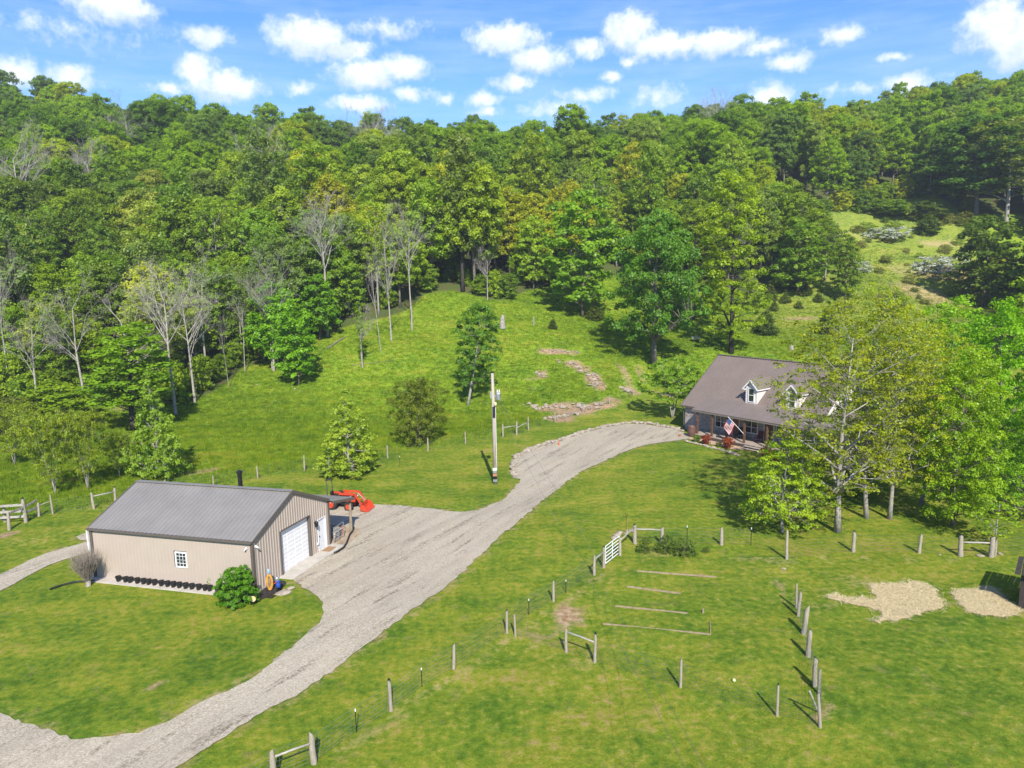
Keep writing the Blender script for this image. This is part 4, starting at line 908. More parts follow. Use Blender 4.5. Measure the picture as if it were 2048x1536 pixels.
# window with two sashes of six panes
wn = MB(); fw = .07
a0, a1, z0, z1 = 4.14, 4.90, 1.12, 2.03
for (x0, x1, y0, y1) in ((a0, a1, z0, z0+fw), (a0, a1, z1-fw, z1), (a0, a0+fw, z0+fw, z1-fw), (a1-fw, a1, z0+fw, z1-fw)):
    wn.prism([Q(x0, -.05, y0), Q(x1, -.05, y0), Q(x1, -.05, y1), Q(x0, -.05, y1)], bw*.07)
wd = wn.build('window', M['white'], barn)
zm = (z0+z1)/2
for si_, (s0, s1_) in enumerate(((z0+fw, zm-.02), (zm+.02, z1-fw))):
    ws = MB(); ws.prism([Q(a0+fw, -.035, s1_ if si_ == 0 else s0-.04), Q(a1-fw, -.035, s1_ if si_ == 0 else s0-.04), Q(a1-fw, -.035, (s1_ if si_ == 0 else s0-.04)+.04), Q(a0+fw, -.035, (s1_ if si_ == 0 else s0-.04)+.04)], bw*.03)
    ww_ = (a1-a0-2*fw)
    for k in (1, 2): ws.bar(Q(a0+fw+ww_*k/3, -.022, s0), Q(a0+fw+ww_*k/3, -.022, s1_), .022, .02, up=bu)
    ws.bar(Q(a0+fw, -.0215, (s0+s1_)/2), Q(a1-fw, -.0215, (s0+s1_)/2), .02, .022); ws.build('sash', M['white'], wd)
    for k in range(3):
        for j in range(2):
            x0 = a0+fw+ww_*k/3+.011; x1 = a0+fw+ww_*(k+1)/3-.011; y0 = s0+(s1_-s0)*j/2+.011; y1 = s0+(s1_-s0)*(j+1)/2-.011
            MB().prism([Q(x0, -.008, y0), Q(x1, -.008, y0), Q(x1, -.008, y1), Q(x0, -.008, y1)], bw*.008).build('pane', M['glass'], wd)
# garage door: recessed, five sections of raised panels
rec = .14
gdw = gd1-gd0
gd = MB()
for k in range(5):
    z0 = .05+k*(gdh-.05)/5; z1 = .05+(k+1)*(gdh-.05)/5-.012
    gd.prism([Q(rec, gd0+.02, z0), Q(rec, gd1-.02, z0), Q(rec, gd1-.02, z1), Q(rec, gd0+.02, z1)], bu*.05)
gdo = gd.build('garage_door', M['gar_white'], barn)
pw = (gdw-.04)/4
for k in range(10):
    off_ = pw/2 if False else 0
    for j in range(4):
        z0 = .05+k*(gdh-.05)/10+.045; z1 = .05+(k+1)*(gdh-.05)/10-.04; x0 = gd0+.02+pw*j+.06; x1 = gd0+.02+pw*(j+1)-.06
        MB().prism([Q(rec, x0, z0), Q(rec, x1, z0), Q(rec, x1, z1), Q(rec, x0, z1)], -bu*.012).build('panel', M['gar_white'], gdo)
jm = MB(); 
for xx in (gd0-.03, gd1+.03): jm.prism([Q(-.045, xx-.045, .02), Q(-.045, xx+.045, .02), Q(-.045, xx+.045, gdh+.05), Q(-.045, xx-.045, gdh+.05)], bu*.24)
jm.prism([Q(-.045, gd0+.015, gdh), Q(-.045, gd1-.015, gdh), Q(-.045, gd1-.015, gdh+.08), Q(-.045, gd0+.015, gdh+.08)], bu*.24)
jm.build('garage_door_frame', M['brown_trim'], barn)
# side door
MB().prism([Q(.03, md0+.04, .06), Q(.03, md1-.04, .06), Q(.03, md1-.04, mdh-.04), Q(.03, md0+.04, mdh-.04)], bu*.045).build('door', M['white'], barn)
df = MB()
for xx in (md0+.01, md1-.01): df.prism([Q(-.035, xx-.03, .06), Q(-.035, xx+.03, .06), Q(-.035, xx+.03, mdh), Q(-.035, xx-.03, mdh)], bu*.10)
df.prism([Q(-.033, md0-.02, mdh-.02), Q(-.033, md1+.02, mdh-.02), Q(-.033, md1+.02, mdh+.04), Q(-.033, md0-.02, mdh+.04)], bu*.10)
df.build('door_frame', M['white'], barn)
MB().lathe([(.0, -.06), (.035, -.05), (.035, 0), (.015, .01), (.015, .05)], 10, tuple(Q(-.02, md0+.13, 1.0)), 'X').build('door_handle', M['darkmetal'], barn)
# lantern beside the door
MB().lathe([(.03, 0), (.10, .04), (.11, .30), (.05, .38), (.01, .44)], 8, tuple(Q(-.16, 5.78, 1.78))).bar(Q(0, 5.78, 2.0), Q(-.16, 5.78, 2.2), .03, .03).build('lantern', M['darkmetal'], barn)
MB().bar(Q(0, 5.98, .62), Q(-.10, 5.98, .62), .12, .12).build('outlet_box', M['white'], barn)
for (a, b) in ((Q(-.03, .25, 2.62), Q(-.24, .22, 2.56)), (Q(.32, -.03, 2.58), Q(.34, -.2, 2.53))):
    MB().tube([a, a.lerp(b, .3), b], [.07, .05, .045], 8).build('security_camera', M['white'], barn)
MB().lathe([(.26, .45), (.18, .58), (.13, .66), (.125, 1.28), (.15, 1.30), (.15, 1.34), (.125, 1.36), (.125, 1.42), (.19, 1.44), (.19, 1.54), (.03, 1.62)], 14, tuple(Q(3.9, BARN_W/2+.75, RH-.95+.25))).build('flue_pipe', M['darkmetal'], barn)
# lean-to
LH0, LH1, LWd = 2.92, 2.40, 9.95
lsl = (Q(0, BARN_W+.04, LH0)-Q(0, LWd, LH1)).normalized(); lL = (Q(0, BARN_W+.04, LH0)-Q(0, LWd, LH1)).length; nl2 = bu.cross(lsl); nl2 = nl2 if nl2.z > 0 else -nl2
ribbed('lean_to_roof', Q(-.35, LWd, LH1), bu, lsl, 11.0, lL, nl2, M['grey_roof'], barn, pitch=.23, rib=.02, rw=.04)
MB().bar(Q(-.36, BARN_W+.05, LH0-.08), Q(-.36, LWd, LH1-.08), .05, .16).bar(Q(-.36, LWd, LH1-.08), Q(10.6, LWd, LH1-.08), .05, .14).build('lean_to_fascia', M['brown_trim'], barn)
for uu in (-.15, 3.4, 6.9, 10.4): MB().tube([Q(uu, LWd-.25, 0), Q(uu, LWd-.25, LH1-.06)], [.10, .085], 8).build('lean_to_post', M['wood_post'], barn)
for k in range(4): MB().bar(Q(-.3, BARN_W+.3+k*.7, LH0-.12-k*.145), Q(10.5, BARN_W+.3+k*.7, LH0-.12-k*.145), .06, .10).build('purlin', M['wood_post'], barn)
# concrete apron and mats
ap = MB(); pts_ = [Q(0, gd0-.35), Q(-.95, gd0-.35), Q(-.95, gd1+.1), Q(-1.0, 7.45), Q(-.02, 7.45)]
ap.prism([p+BARN_A+Z*-.05 for p in pts_], (0, 0, .13)); o = ap.build('concrete_apron', M['concrete']); tag(o, kind='structure')
fs = MB(); fs.prism([BW(-.05, -.62, -.04), BW(BARN_L+.3, -.62, -.04), BW(BARN_L+.3, -.03, -.04), BW(-.05, -.03, -.04)], (0, 0, .10)); o = fs.build('concrete_footing', M['concrete']); tag(o, kind='structure')
M['mat'] = mat('coir', (0.34, 0.20, 0.10), .95, var=.2, scale=20)
o = MB().prism([BW(-.70, 6.15, .085), BW(-.15, 6.15, .085), BW(-.15, 6.95, .085), BW(-.70, 6.95, .085)], (0, 0, .02)).build('doormat', M['mat']); tag(o, 'brown doormat in front of the white side door of the barn', 'doormat')

# row of black nursery pots under the long wall
def pot_mesh():
    mb = MB().lathe([(.10, 0), (.105, .01), (.145, .26), (.165, .26), (.165, .30), (.14, .30), (.135, .24), (.0, .24)], 12)
    return mb
M['potsoil'] = mat('potting_soil', (0.04, 0.028, 0.02), .95)
pot0 = pot_mesh().build('pot', M['black']); pm = pot0.data; bpy.data.objects.remove(pot0)
NP = 20
for i in range(NP):
    uu = 8.55-i*(8.55-.95)/(NP-1)+random.Random(i).uniform(-.06, .06)
    o = link('plant_pot', pm, loc=BW(uu, -.30, .06), rz=i*.7); o.rotation_euler = (random.Random(i).uniform(-.07, .07), random.Random(i+9).uniform(-.07, .07), i)
    lab = 'empty black nursery pot in the row along the long barn wall'
    if i == 0: lab = 'leftmost black nursery pot of the row along the barn wall'
    if i == NP-1: lab = 'black nursery pot at the right end of the row, beside the round bush'
    tag(o, lab, 'pot', 'black nursery pots along the barn wall')
fit('hedge', 423, 1176, 1146, 16, .3, color=(0.11, 0.25, 0.02), name='seedling', label='young light green plant growing among the black pots by the barn wall', cat='plant')
MB_ = MB().bar((0, 0, 0), (0, 0, .12), .16, .10); o = MB_.build('wall_vent', M['darkmetal'], loc=BW(6.6, -.03, .45)); tag(o, 'small dark vent box on the barn wall above the pots', 'vent')

# bare twiggy shrub at the left end of the barn
def twig_shrub(seed, Ht, n, col):
    rnd = random.Random(seed); mb = MB()
    for i in range(n):
        a = rnd.uniform(0, 6.28); tl = rnd.uniform(.1, .55); p = Vector((cos(a)*.08, sin(a)*.08, .25)); d = Vector((cos(a)*tl, sin(a)*tl, 1)).normalized(); pts = [p]
        L = Ht*rnd.uniform(.7, 1)
        for k in range(4):
            d = (d+Vector((rnd.uniform(-1, 1), rnd.uniform(-1, 1), .35))*.13).normalized(); pts.append(pts[-1]+d*L/4)
        mb.tube(pts, [.02, .015, .011, .007, .004], 3, cap=False)
        for k in range(5):
            q = pts[rnd.randint(1, 3)]; dd = (d+Vector((rnd.uniform(-1, 1), rnd.uniform(-1, 1), .2))*.7).normalized(); mb.tube([q, q+dd*L*.22, q+dd*L*.3+Vector((0, 0, L*.14))], [.009, .006, .004], 3, cap=False)
    return mb
M['twig'] = mat('grey_twigs', (0.24, 0.20, 0.16), .9, var=.2)
b = ground(177, 1172); r = thing('bare_shrub', 'bare grey twiggy shrub on a stub trunk at the left end of the barn', 'shrub', b)
MB().tube([(0, 0, -.05), (0.02, 0, .35)], [.15, .12], 8).build('trunk', M['bark_pale'], r); twig_shrub(3, 1.75, 210, None).build('twigs', M['twig'], r, fix=False)
mb = MB(); pp_ = [ground(100, 1181), ground(125, 1172), ground(150, 1166), ground(190, 1163)]
mb.tube([p+Vector((0, 0, .07)) for p in pp_], .055, 8); o = mb.build('drain_pipe', M['black']); tag(o, 'black corrugated drain pipe lying on the lawn left of the barn', 'pipe')
# mulch bed with coiled hose, hydrant, bin, stones
M['mulch'] = mat('dark_mulch', (0.035, 0.028, 0.024), .95, var=.5, scale=8, bump=1.0, bscale=25)
bedp = [tuple(BW(u, w)[:2]) for u, w in ((.5, -.62), (-.05, -.05), (-.05, 1.7), (-.6, 1.75), (-.95, 1.3), (-1.0, .2), (-.7, -.8), (0, -1.2), (.6, -1.1))]
drape('mulch_bed', smooth_poly(bedp, .25, 2, .05), M['mulch'], .03, .3, kind='stuff')
M['orange'] = mat('yellow_orange_hose', (0.62, 0.30, 0.045), .6, var=.12); M['blue'] = mat('blue_plastic', (0.02, 0.09, 0.42), .45, var=.2)
b = ground(541, 1180); r = thing('hose_stand', 'coiled orange yellow garden hose on a stand with a pale blue cap', 'hose', b)
MB().bar((0, 0, 0), (0, 0, 1.0), .07, .07, up=(1, 0, 0)).build('stake', M['wood_post'], r)
MB().lathe([(.0, 0), (.07, 0), (.07, .16), (.04, .22), (0, .24)], 10, (-.03, -.02, 1.0)).build('cap', mat('pale_blue', (.25, .42, .55), .5), r)
mb = MB(); pts_ = []
for k in range(150):
    a = k/150*2*pi*7; rr = .15+.06*sin(k*.7); pts_.append((cos(a)*rr*.9, -.07-.05*sin(k*.41), .50+sin(a)*(.40+.05*cos(k*.3))))
mb.tube(pts_, .034, 5); mb.build('hose', M['orange'], r)
b = ground(555, 1187); r = thing('yard_hydrant', 'blue wrapped water hydrant with a grey head beside the coiled hose', 'hydrant', b)
MB().tube([(0, 0, 0), (0, 0, .6)], .035, 8).build('pipe', M['darkmetal'], r)
MB().lathe([(.05, .35), (.11, .38), (.13, .5), (.10, .62), (.12, .72), (.06, .78)], 10, (.06, 0, 0)).build('wrap', M['blue'], r)
MB().lathe([(.04, .74), (.10, .78), (.11, .88), (.06, .96), (0, .98)], 10, (.03, 0, 0)).build('head', M['steel'], r)
MB().bar((.05, -.1, .72), (-.1, -.1, .62), .06, .06).build('valve', mat('red_valve', (.4, .05, .04), .5), r)
def stone_mesh(seed, flatn=.5, n=2):
    rnd = random.Random(seed); bm = bmesh.new(); bmesh.ops.create_icosphere(bm, subdivisions=n, radius=.5)
    pl = [(Vector((rnd.uniform(-1, 1), rnd.uniform(-1, 1), rnd.uniform(-.6, .8))).normalized(), rnd.uniform(.28, .42)) for _ in range(9)]
    for v in bm.verts:
        for nn, d in pl:
            k = v.co.dot(nn)-d
            if k > 0: v.co -= nn*k*.9
        v.co += Vector((rnd.uniform(-1, 1), rnd.uniform(-1, 1), rnd.uniform(-1, 1)))*.018
        v.co.z *= flatn
    me = bpy.data.meshes.new('stone'); bm.to_mesh(me); bm.free(); me.materials.append(M['rock']); return me
STN = [stone_mesh(i, .45+.1*(i % 3), 2 if i < 3 else 1) for i in range(7)]
for (bx, by, s, lab) in ((566, 1187, .95, 'flat broad stone lying on the lawn beside the hydrant'), (580, 1178, .55, 'small round stone behind the flat broad stone by the barn')):
    b = ground(bx, by); o = link('flat_stone', STN[0 if s > .6 else 1], loc=b+Vector((0, 0, .06)), rz=.4, scale=(s, s*.8, s*.55)); tag(o, lab, 'stone')
b = ground(543, 1194); o = MB().prism([(-.2, -.13, 0), (.1, -.2, 0), (.2, .12, 0), (-.08, .2, 0)], (0, 0, .04)).build('drain_cover', M['darkmetal'], loc=b); tag(o, 'grey square drain cover set in the lawn near the barn corner', 'drain cover')
b = ground(507, 1213); r = thing('yard_marker', 'small round yellow marker on a thin stake beside the rounded bush', 'marker', b)
MB().tube([(0, 0, 0), (0, 0, .35)], .012, 5).build('stake', M['darkmetal'], r); MB().lathe([(0, -.02), (.15, -.02), (.15, .02), (0, .02)], 16, (0, 0, .42), 'Y').build('disc', mat('cream_yellow', (.75, .55, .28), .6), r)

# under the lean-to: gate, white bucket, pallet stack, cone, hose
r = thing('pipe_gate', 'low grey pipe gate under the front end of the lean-to', 'gate', BW(-.2, 7.55))
for k, z in enumerate((.25, .55, .85, 1.1)): MB().tube([(0, 0, z), bw*1.15+Z*z], .022, 6).build('bar', M['steel'], r)
for q in (0, .55, 1.15): MB().tube([bw*q, bw*q+Z*1.12], .022, 6).build('upright', M['steel'], r)
o = MB().lathe([(.13, 0), (.15, .02), (.17, .36), (.18, .36), (.18, .39), (0, .39)], 16).build('white_bucket', M['white'], loc=BW(.35, 8.6)); tag(o, 'white lidded bucket standing inside the lean-to behind the pipe gate', 'bucket')
r = thing('pallet', 'stack of weathered wooden pallets under the lean-to', 'pallet', BW(.7, 8.9), radians(75))
for lay in range(3):
    for k in range(6): MB().bar((-.5, -.45+k*.18, .12+lay*.15), (.5, -.45+k*.18, .12+lay*.15), .12, .02).build('slat', M['rail'], r)
    for k in range(3): MB().bar((-.42+k*.42, -.5, .05+lay*.15), (-.42+k*.42, .5, .05+lay*.15), .08, .09).build('bearer', M['rail'], r)
M['conecol'] = mat('faded_orange', (.55, .16, .07), .6, var=.15)
def cone(loc, s, lab):
    r = thing('traffic_cone', lab, 'cone', loc); MB().lathe([(.13*s, .03*s), (.03*s, .68*s), (.0, .70*s)], 14).build('cone', M['conecol'], r); MB().box(-.18*s, .18*s, -.18*s, .18*s, 0, .03*s).build('base', M['conecol'], r)
cone(BW(.25, 9.3), .9, 'faded orange traffic cone leaning by the lean-to post'); c_ = ground(1118, 891); cone(c_+Vector((0, 0, .04)), .75, 'small orange traffic cone on the drive by the stone edging')
pp_ = [(708, 1058), (706, 1064), (699, 1074), (694, 1088), (688, 1098), (676, 1106), (669, 1109)]
mb = MB(); mb.tube([ground(*p)+Vector((0, 0, .12)) for p in pp_], .06, 10); o = mb.build('drain_hose', M['black'], smooth=True); tag(o, 'thick black corrugated hose curving over the gravel beside the lean-to post', 'hose')

# ------------------------------------------------------------------ tractor with loader
M['or_paint'] = mat('orange_red_paint', (0.58, 0.060, 0.022), .38, var=.08, scale=2, spec=.5)
M['tyre'] = mat('tyre_rubber', (0.035, 0.03, 0.026), .9, var=.3, bump=.4)
tb = ground(694, 1021); tr_ = thing('tractor', 'orange compact tractor with front loader bucket and black roll bar parked behind the barn', 'tractor', ground(677, 1016), radians(-12))
def wheel(x, y, r, w, name='wheel'):
    side = 1 if y < 0 else -1
    t = MB().lathe([(r*.55, -w/2), (r*.9, -w/2), (r, -w*.3), (r, w*.3), (r*.9, w/2), (r*.55, w/2)], 24, (x, y, r), 'Y')
    for k in range(20):
        a = 2*pi*k/20
        for s_ in (-1, 1):
            aa = a+s_*.08; c0 = Vector((x+cos(aa)*r, y+s_*w*.05, r+sin(aa)*r)); c1 = Vector((x+cos(aa+.16)*r*.985, y+s_*w*.46, r+sin(aa+.16)*r*.985)); t.bar(c0, c1, .03, .045, up=(cos(aa), 0, sin(aa)))
    wh = t.build(name, M['tyre'], tr_)
    MB().lathe([(0, -w*.60), (r*.24, -w*.60), (r*.30, -w*.52), (r*.52, -w*.54), (r*.60, -w*.58), (r*.62, -w*.5), (r*.62, w*.5), (r*.60, w*.58), (r*.52, w*.54), (r*.30, w*.52), (r*.24, w*.60), (0, w*.60)], 20, (x, y, r), 'Y').build('rim', M['or_paint'], wh)
for s in (-1, 1): wheel(-.35, s*.52, .50, .30); wheel(1.05, s*.50, .32, .20)
hd_ = MB(); hd_.prism([(.35, -.24, .62), (1.45, -.24, .60), (1.50, -.24, .95), (1.35, -.24, 1.08), (.40, -.24, 1.20)], (0, .48, 0)); hd_.build('hood', M['or_paint'], tr_)
MB().box(1.45, 1.52, -.2, .2, .60, .92).build('grille', M['black'], tr_)
for s in (-.14, .14): MB().lathe([(0, 0), (.05, 0), (.05, .03), (0, .04)], 10, (1.51, s, .98), 'X').build('headlight', M['white'], tr_)
MB().box(-.6, 1.25, -.16, .16, .36, .62).box(-.75, -.2, -.30, .30, .45, .72).build('chassis', M['black'], tr_)
for s in (-1, 1): MB().prism([(-.82, s*.40, .78), (-.6, s*.40, 1.06), (-.05, s*.40, 1.08), (.12, s*.40, .88), (.05, s*.40, .84), (-.1, s*.40, 1.0), (-.55, s*.40, .98), (-.72, s*.40, .76)], (0, s*.26, 0)).build('fender', M['or_paint'], tr_)
MB().box(-.42, .05, -.20, .20, .80, .92).prism([(-.48, -.2, .92), (-.36, -.2, .92), (-.42, -.2, 1.28), (-.52, -.2, 1.28)], (0, .4, 0)).build('seat', M['black'], tr_)
MB().tube([(.42, 0, 1.1), (.28, 0, 1.30)], .02, 6).lathe([(.13, 0), (.16, .01), (.16, .03), (.13, .04)], 16, (.26, 0, 1.30)).build('steering_wheel', M['black'], tr_)
MB().box(.30, .46, -.2, .2, .7, 1.22).build('dashboard', M['black'], tr_)
MB().tube([(-.62, -.42, .75), (-.62, -.42, 1.75), (-.66, -.38, 2.05), (-.66, -.25, 2.16), (-.66, .25, 2.16), (-.66, .38, 2.05), (-.62, .42, 1.75), (-.62, .42, .75)], .035, 8).build('roll_bar', mat('roll_bar_grey', (.05, .065, .07), .5), tr_)
for s in (-1, 1):
    MB().bar((.35, s*.38, .50), (.35, s*.38, 1.25), .12, .10).build('loader_post', M['or_paint'], tr_)
    MB().bar((.30, s*.38, 1.22), (1.55, s*.38, 1.22), .09, .14).bar((1.52, s*.38, 1.25), (2.05, s*.38, .42), .09, .13).build('loader_arm', M['or_paint'], tr_)
    MB().tube([(.50, s*.38, .70), (1.25, s*.38, 1.10)], .035, 8).tube([(1.45, s*.33, 1.12), (2.0, s*.33, .60)], .025, 8).build('hydraulic_ram', M['steel'], tr_)
MB().bar((1.8, -.38, .72), (1.8, .38, .72), .06, .06).build('cross_tube', M['or_paint'], tr_)
bk = MB(); pr_ = [(2.02, .58), (1.98, .30), (2.05, .10), (2.62, .03), (2.62, .06), (2.10, .15), (2.05, .30), (2.09, .60)]
bk.prism([(x, -.66, z) for x, z in pr_], (0, 1.32, 0))
for s in (-.66, .63): bk.prism([(2.02, s, .56), (2.04, s, .12), (2.58, s, .05), (2.30, s, .50)], (0, .03, 0))
bk.build('bucket', M['or_paint'], tr_)
# ------------------------------------------------------------------ house
M['brick'] = bpy.data.materials.new('mixed_brick'); M['brick'].use_nodes = True; T = NT(M['brick'].node_tree); T.n.clear()
co = T.new('ShaderNodeTexCoord').outputs['Object']; s3 = T.new('ShaderNodeSeparateXYZ', {0: co})
cv = T.new('ShaderNodeCombineXYZ', {0: T.math('ADD', s3.outputs[0], s3.outputs[1]), 1: s3.outputs[2]}).outputs[0]
br_ = T.new('ShaderNodeTexBrick', {'Vector': cv, 'Color1': (0.20, 0.13, 0.105, 1), 'Color2': (0.46, 0.40, 0.36, 1), 'Mortar': (0.40, 0.38, 0.35, 1), 'Scale': 1.0, 'Mortar Size': 0.010, 'Brick Width': 0.24, 'Row Height': 0.085, 'Bias': -0.1})
vb = T.new('ShaderNodeTexVoronoi', {'Vector': T.new('ShaderNodeVectorMath', {0: cv, 1: (4.2, 11.8, 1)}, operation='MULTIPLY').outputs[0], 'Scale': 1.0})
c = T.mix(T.new('ShaderNodeMapRange', {0: T.new('ShaderNodeSeparateColor', {0: vb.outputs['Color']}).outputs[0], 1: .3, 2: .9, 4: .8}).outputs[0], br_.outputs[0], (0.50, 0.46, 0.42))
bn = T.new('ShaderNodeBump', {'Height': br_.outputs['Fac'], 'Strength': -0.5, 'Distance': 0.01})
bs = T.new('ShaderNodeBsdfPrincipled', {'Base Color': T.mix(1.0, c, (.66, .66, .68), 'MULTIPLY'), 'Roughness': 0.9, 'Normal': bn.outputs[0]}); T.new('ShaderNodeOutputMaterial', {'Surface': bs.outputs[0]})
M['siding'] = mat('cream_siding', (0.72, 0.66, 0.60), .6, var=.04)
M['br_roof'] = mat('brown_roof_metal', (0.225, 0.178, 0.150), .42, .15, var=.06, scale=.6)
M['cedarwood'] = mat('dark_cedar_post', (0.13, 0.065, 0.035), .8, var=.25, scale=4)
M['deck'] = mat('deck_boards', (0.38, 0.31, 0.25), .8, var=.15, scale=3)
M['fascia'] = mat('fascia_brown', (0.20, 0.165, 0.135), .55, var=.05)
house = thing('house', 'brick farmhouse with brown metal roof, white dormers and a deep front porch', 'house', HO, HTH)
X, Y = Vector((1, 0, 0)), Vector((0, 1, 0))
L, D = 15.0, 12.0
def zf(y): return 2.95+.775*y
RZ = zf(6)
def zr(y): return RZ-(RZ-5.35)*(y-6)/6.2
# walls
mb = MB(); mb.prism([(0, 0, -.3), (L, 0, -.3), (L, 0, 2.90), (0, 0, 2.90)], (0, .2, 0)); mb.build('front_wall', M['brick'], house)
for x0, nm in ((0, 'gable_wall'), (L-.2, 'gable_wall')):
    mb = MB(); mb.prism([(x0, .2, -.3), (x0, D, -.3), (x0, D, 2.85), (x0, .2, 2.85)], (.2, 0, 0)); mb.build(nm, M['brick'], house)
    sd_ = MB(); z = 2.87
    y_of = lambda z: (max(.2, (z-2.95)/.775+.0), D if z < zr(D) else 6+(RZ-z)/(RZ-5.35)*6.2)
    while z < RZ-.15:
        z2 = min(z+.17, RZ-.1); a_, b_ = y_of(z2+.06); a0_, b0_ = y_of(z+.06); t_ = .03
        xo = -.02 if x0 == 0 else .2
        P = [(x0+xo, a0_+.05, z), (x0+xo, b0_-.05, z), (x0+xo, b_-.05, z2), (x0+xo, a_+.05, z2)]; sg = -1 if x0 == 0 else 1
        sd_.add([(P[0][0]+sg*t_, P[0][1], P[0][2]), (P[1][0]+sg*t_, P[1][1], P[1][2]), P[2], P[3], P[0], P[1]], [(0, 1, 2, 3), (0, 4, 5, 1)]); z = z2
    sd_.build('siding', M['siding'], house, fix=False)
    MB().prism([(x0+.05, .3, 2.85), (x0+.05, D-.1, 2.85), (x0+.05, D-.1, zr(D)-.1), (x0+.05, 6, RZ-.15), (x0+.05, .35, 3.05)], (.1, 0, 0)).build('gable_sheathing', M['siding'], house)
MB().prism([(0, D-.2, -.3), (L, D-.2, -.3), (L, D-.2, 5.2), (0, D-.2, 5.2)], (0, .2, 0)).build('rear_wall', M['siding'], house)
# roofs
ro = Vector((-.35, -.30, zf(-.30)+.06)); sv = Vector((0, 6.3, zf(6)-zf(-.3))); svl = sv.length; svn = sv.normalized()
ribbed('front_roof', ro, X, svn, L+.7, svl, X.cross(svn), M['br_roof'], house, pitch=.33, rib=.065, rw=.05)
rv = Vector((0, -6.6, RZ-zr(12.6))); rvn = rv.normalized()
ribbed('rear_roof', Vector((-.35, 12.6, zr(12.6)+.06)), X, rvn, L+.7, rv.length, rvn.cross(X), M['br_roof'], house, pitch=.33, rib=.065, rw=.05)
MB().bar((-.37, 6, RZ+.10), (L+.37, 6, RZ+.10), .3, .03).build('ridge_cap', M['br_roof'], house)
for xx in (-.36, L+.36):
    rk = MB()
    rk.bar((xx, -.32, zf(-.3)-.03), (xx, 6, RZ-.03), .04, .20).bar((xx, 6, RZ-.03), (xx, 12.6, zr(12.6)-.03), .04, .20)
    rk.build('rake_board', M['brown_trim'] if xx < 0 else M['white'], house)
MB().prism([(-.34, -.28, zf(-.3)-.12), (L+.34, -.28, zf(-.3)-.12), (L+.34, -.28, zf(-.3)+.03), (-.34, -.28, zf(-.3)+.03)], (0, .03, 0)).build('fascia', M['fascia'], house)
MB().prism([(-.33, -.25, zf(-.3)-.1), (3, -.25, zf(-.3)-.1), (3, .0, zf(-.3)-.1), (-.33, 0, zf(-.3)-.1)], (0, 0, .02)).build('soffit', M['fascia'], house)
MB().bar((-.36, -.36, zf(-.3)-.02), (2.6, -.36, zf(-.3)-.02), .11, .10).build('gutter', M['brown_trim'], house)
MB().tube([(-.2, -.36, zf(-.3)-.06), (-.12, -.1, zf(-.3)-.3), (-.06, -.06, -.1)], .045, 6).build('downspout', M['brown_trim'], house)
# porch roof, wraps round the right end
PX0, PX1 = 2.6, L+2.9
def zp(y): return 2.93+(y+2.25)*.268
pv = Vector((0, 3.45, .268*3.45)); pvn = pv.normalized()
ribbed('porch_roof', Vector((PX0, -2.25, zp(-2.25)+.03)), X, pvn, L+.2-PX0, pv.length, X.cross(pvn), M['br_roof'], house, pitch=.9, rib=.012, rw=.03)
mb = MB(); mb.add([(L+.2, -2.25, 2.96), (PX1, -2.25, 2.96), (PX1, 7.5, 2.96), (L+.2, 7.5, 3.75), (L+.2, 1.2, 3.75)], [(0, 1, 4), (1, 2, 3, 4)]); mb.build('porch_roof', M['br_roof'], house)
MB().prism([(PX0, -2.22, 2.76), (PX1, -2.22, 2.76), (PX1, -2.22, 2.93), (PX0, -2.22, 2.93)], (0, .06, 0)).prism([(PX1-.06, -2.15, 2.76), (PX1-.06, 7.4, 2.76), (PX1-.06, 7.4, 2.93), (PX1-.06, -2.15, 2.93)], (.05, 0, 0)).prism([(PX0+.01, -2.15, 2.78), (PX0+.01, -.3, 2.78), (PX0+.01, -.3, 3.30), (PX0+.01, -2.15, 2.90)], (.05, 0, 0)).build('porch_fascia', M['fascia'], house)
MB().prism([(PX0+.07, -2.14, 2.74), (PX1-.07, -2.14, 2.74), (PX1-.07, -.01, 2.74), (PX0+.07, -.01, 2.74)], (0, 0, .02)).build('porch_ceiling', M['siding'], house)
for xx in (3.2, 5.0, 6.75, 8.75, 11.2, 13.2, 15.3, 17.7): MB().box(xx-.085, xx+.085, -2.1, -1.93, .5, 2.75).build('porch_post', M['cedarwood'], house)
for yy in (.8, 3.4, 6.6): MB().box(17.6, 17.77, yy, yy+.17, .5, 2.8).build('porch_post', M['cedarwood'], house)
dk_ = MB()
for k in range(15):
    y0 = -2.3+k*.152; dk_.box(2.75, PX1, y0, y0+.145, .44, .5)
dk_.build('deck', M['deck'], house)
MB().box(L+.02, PX1, -.01, 7.3, .44, .495).build('side_deck', M['deck'], house)
MB().box(2.8, PX1-.05, -2.28, -2.2, -.2, .42).build('deck_skirt', mat('dark_skirt', (.08, .06, .05), .8), house)
for k, yy in enumerate((-2.6, -2.95, -3.3)): MB().box(9.1, 11.0, yy, yy+.34, .33-k*.16, .38-k*.16).build('step', M['deck'], house)
for xx in (9.1, 10.95): MB().prism([(xx, -3.3, -.1), (xx, -2.3, -.1), (xx, -2.3, .42), (xx, -3.3, -.0)], (.05, 0, 0)).build('step_stringer', M['deck'], house)
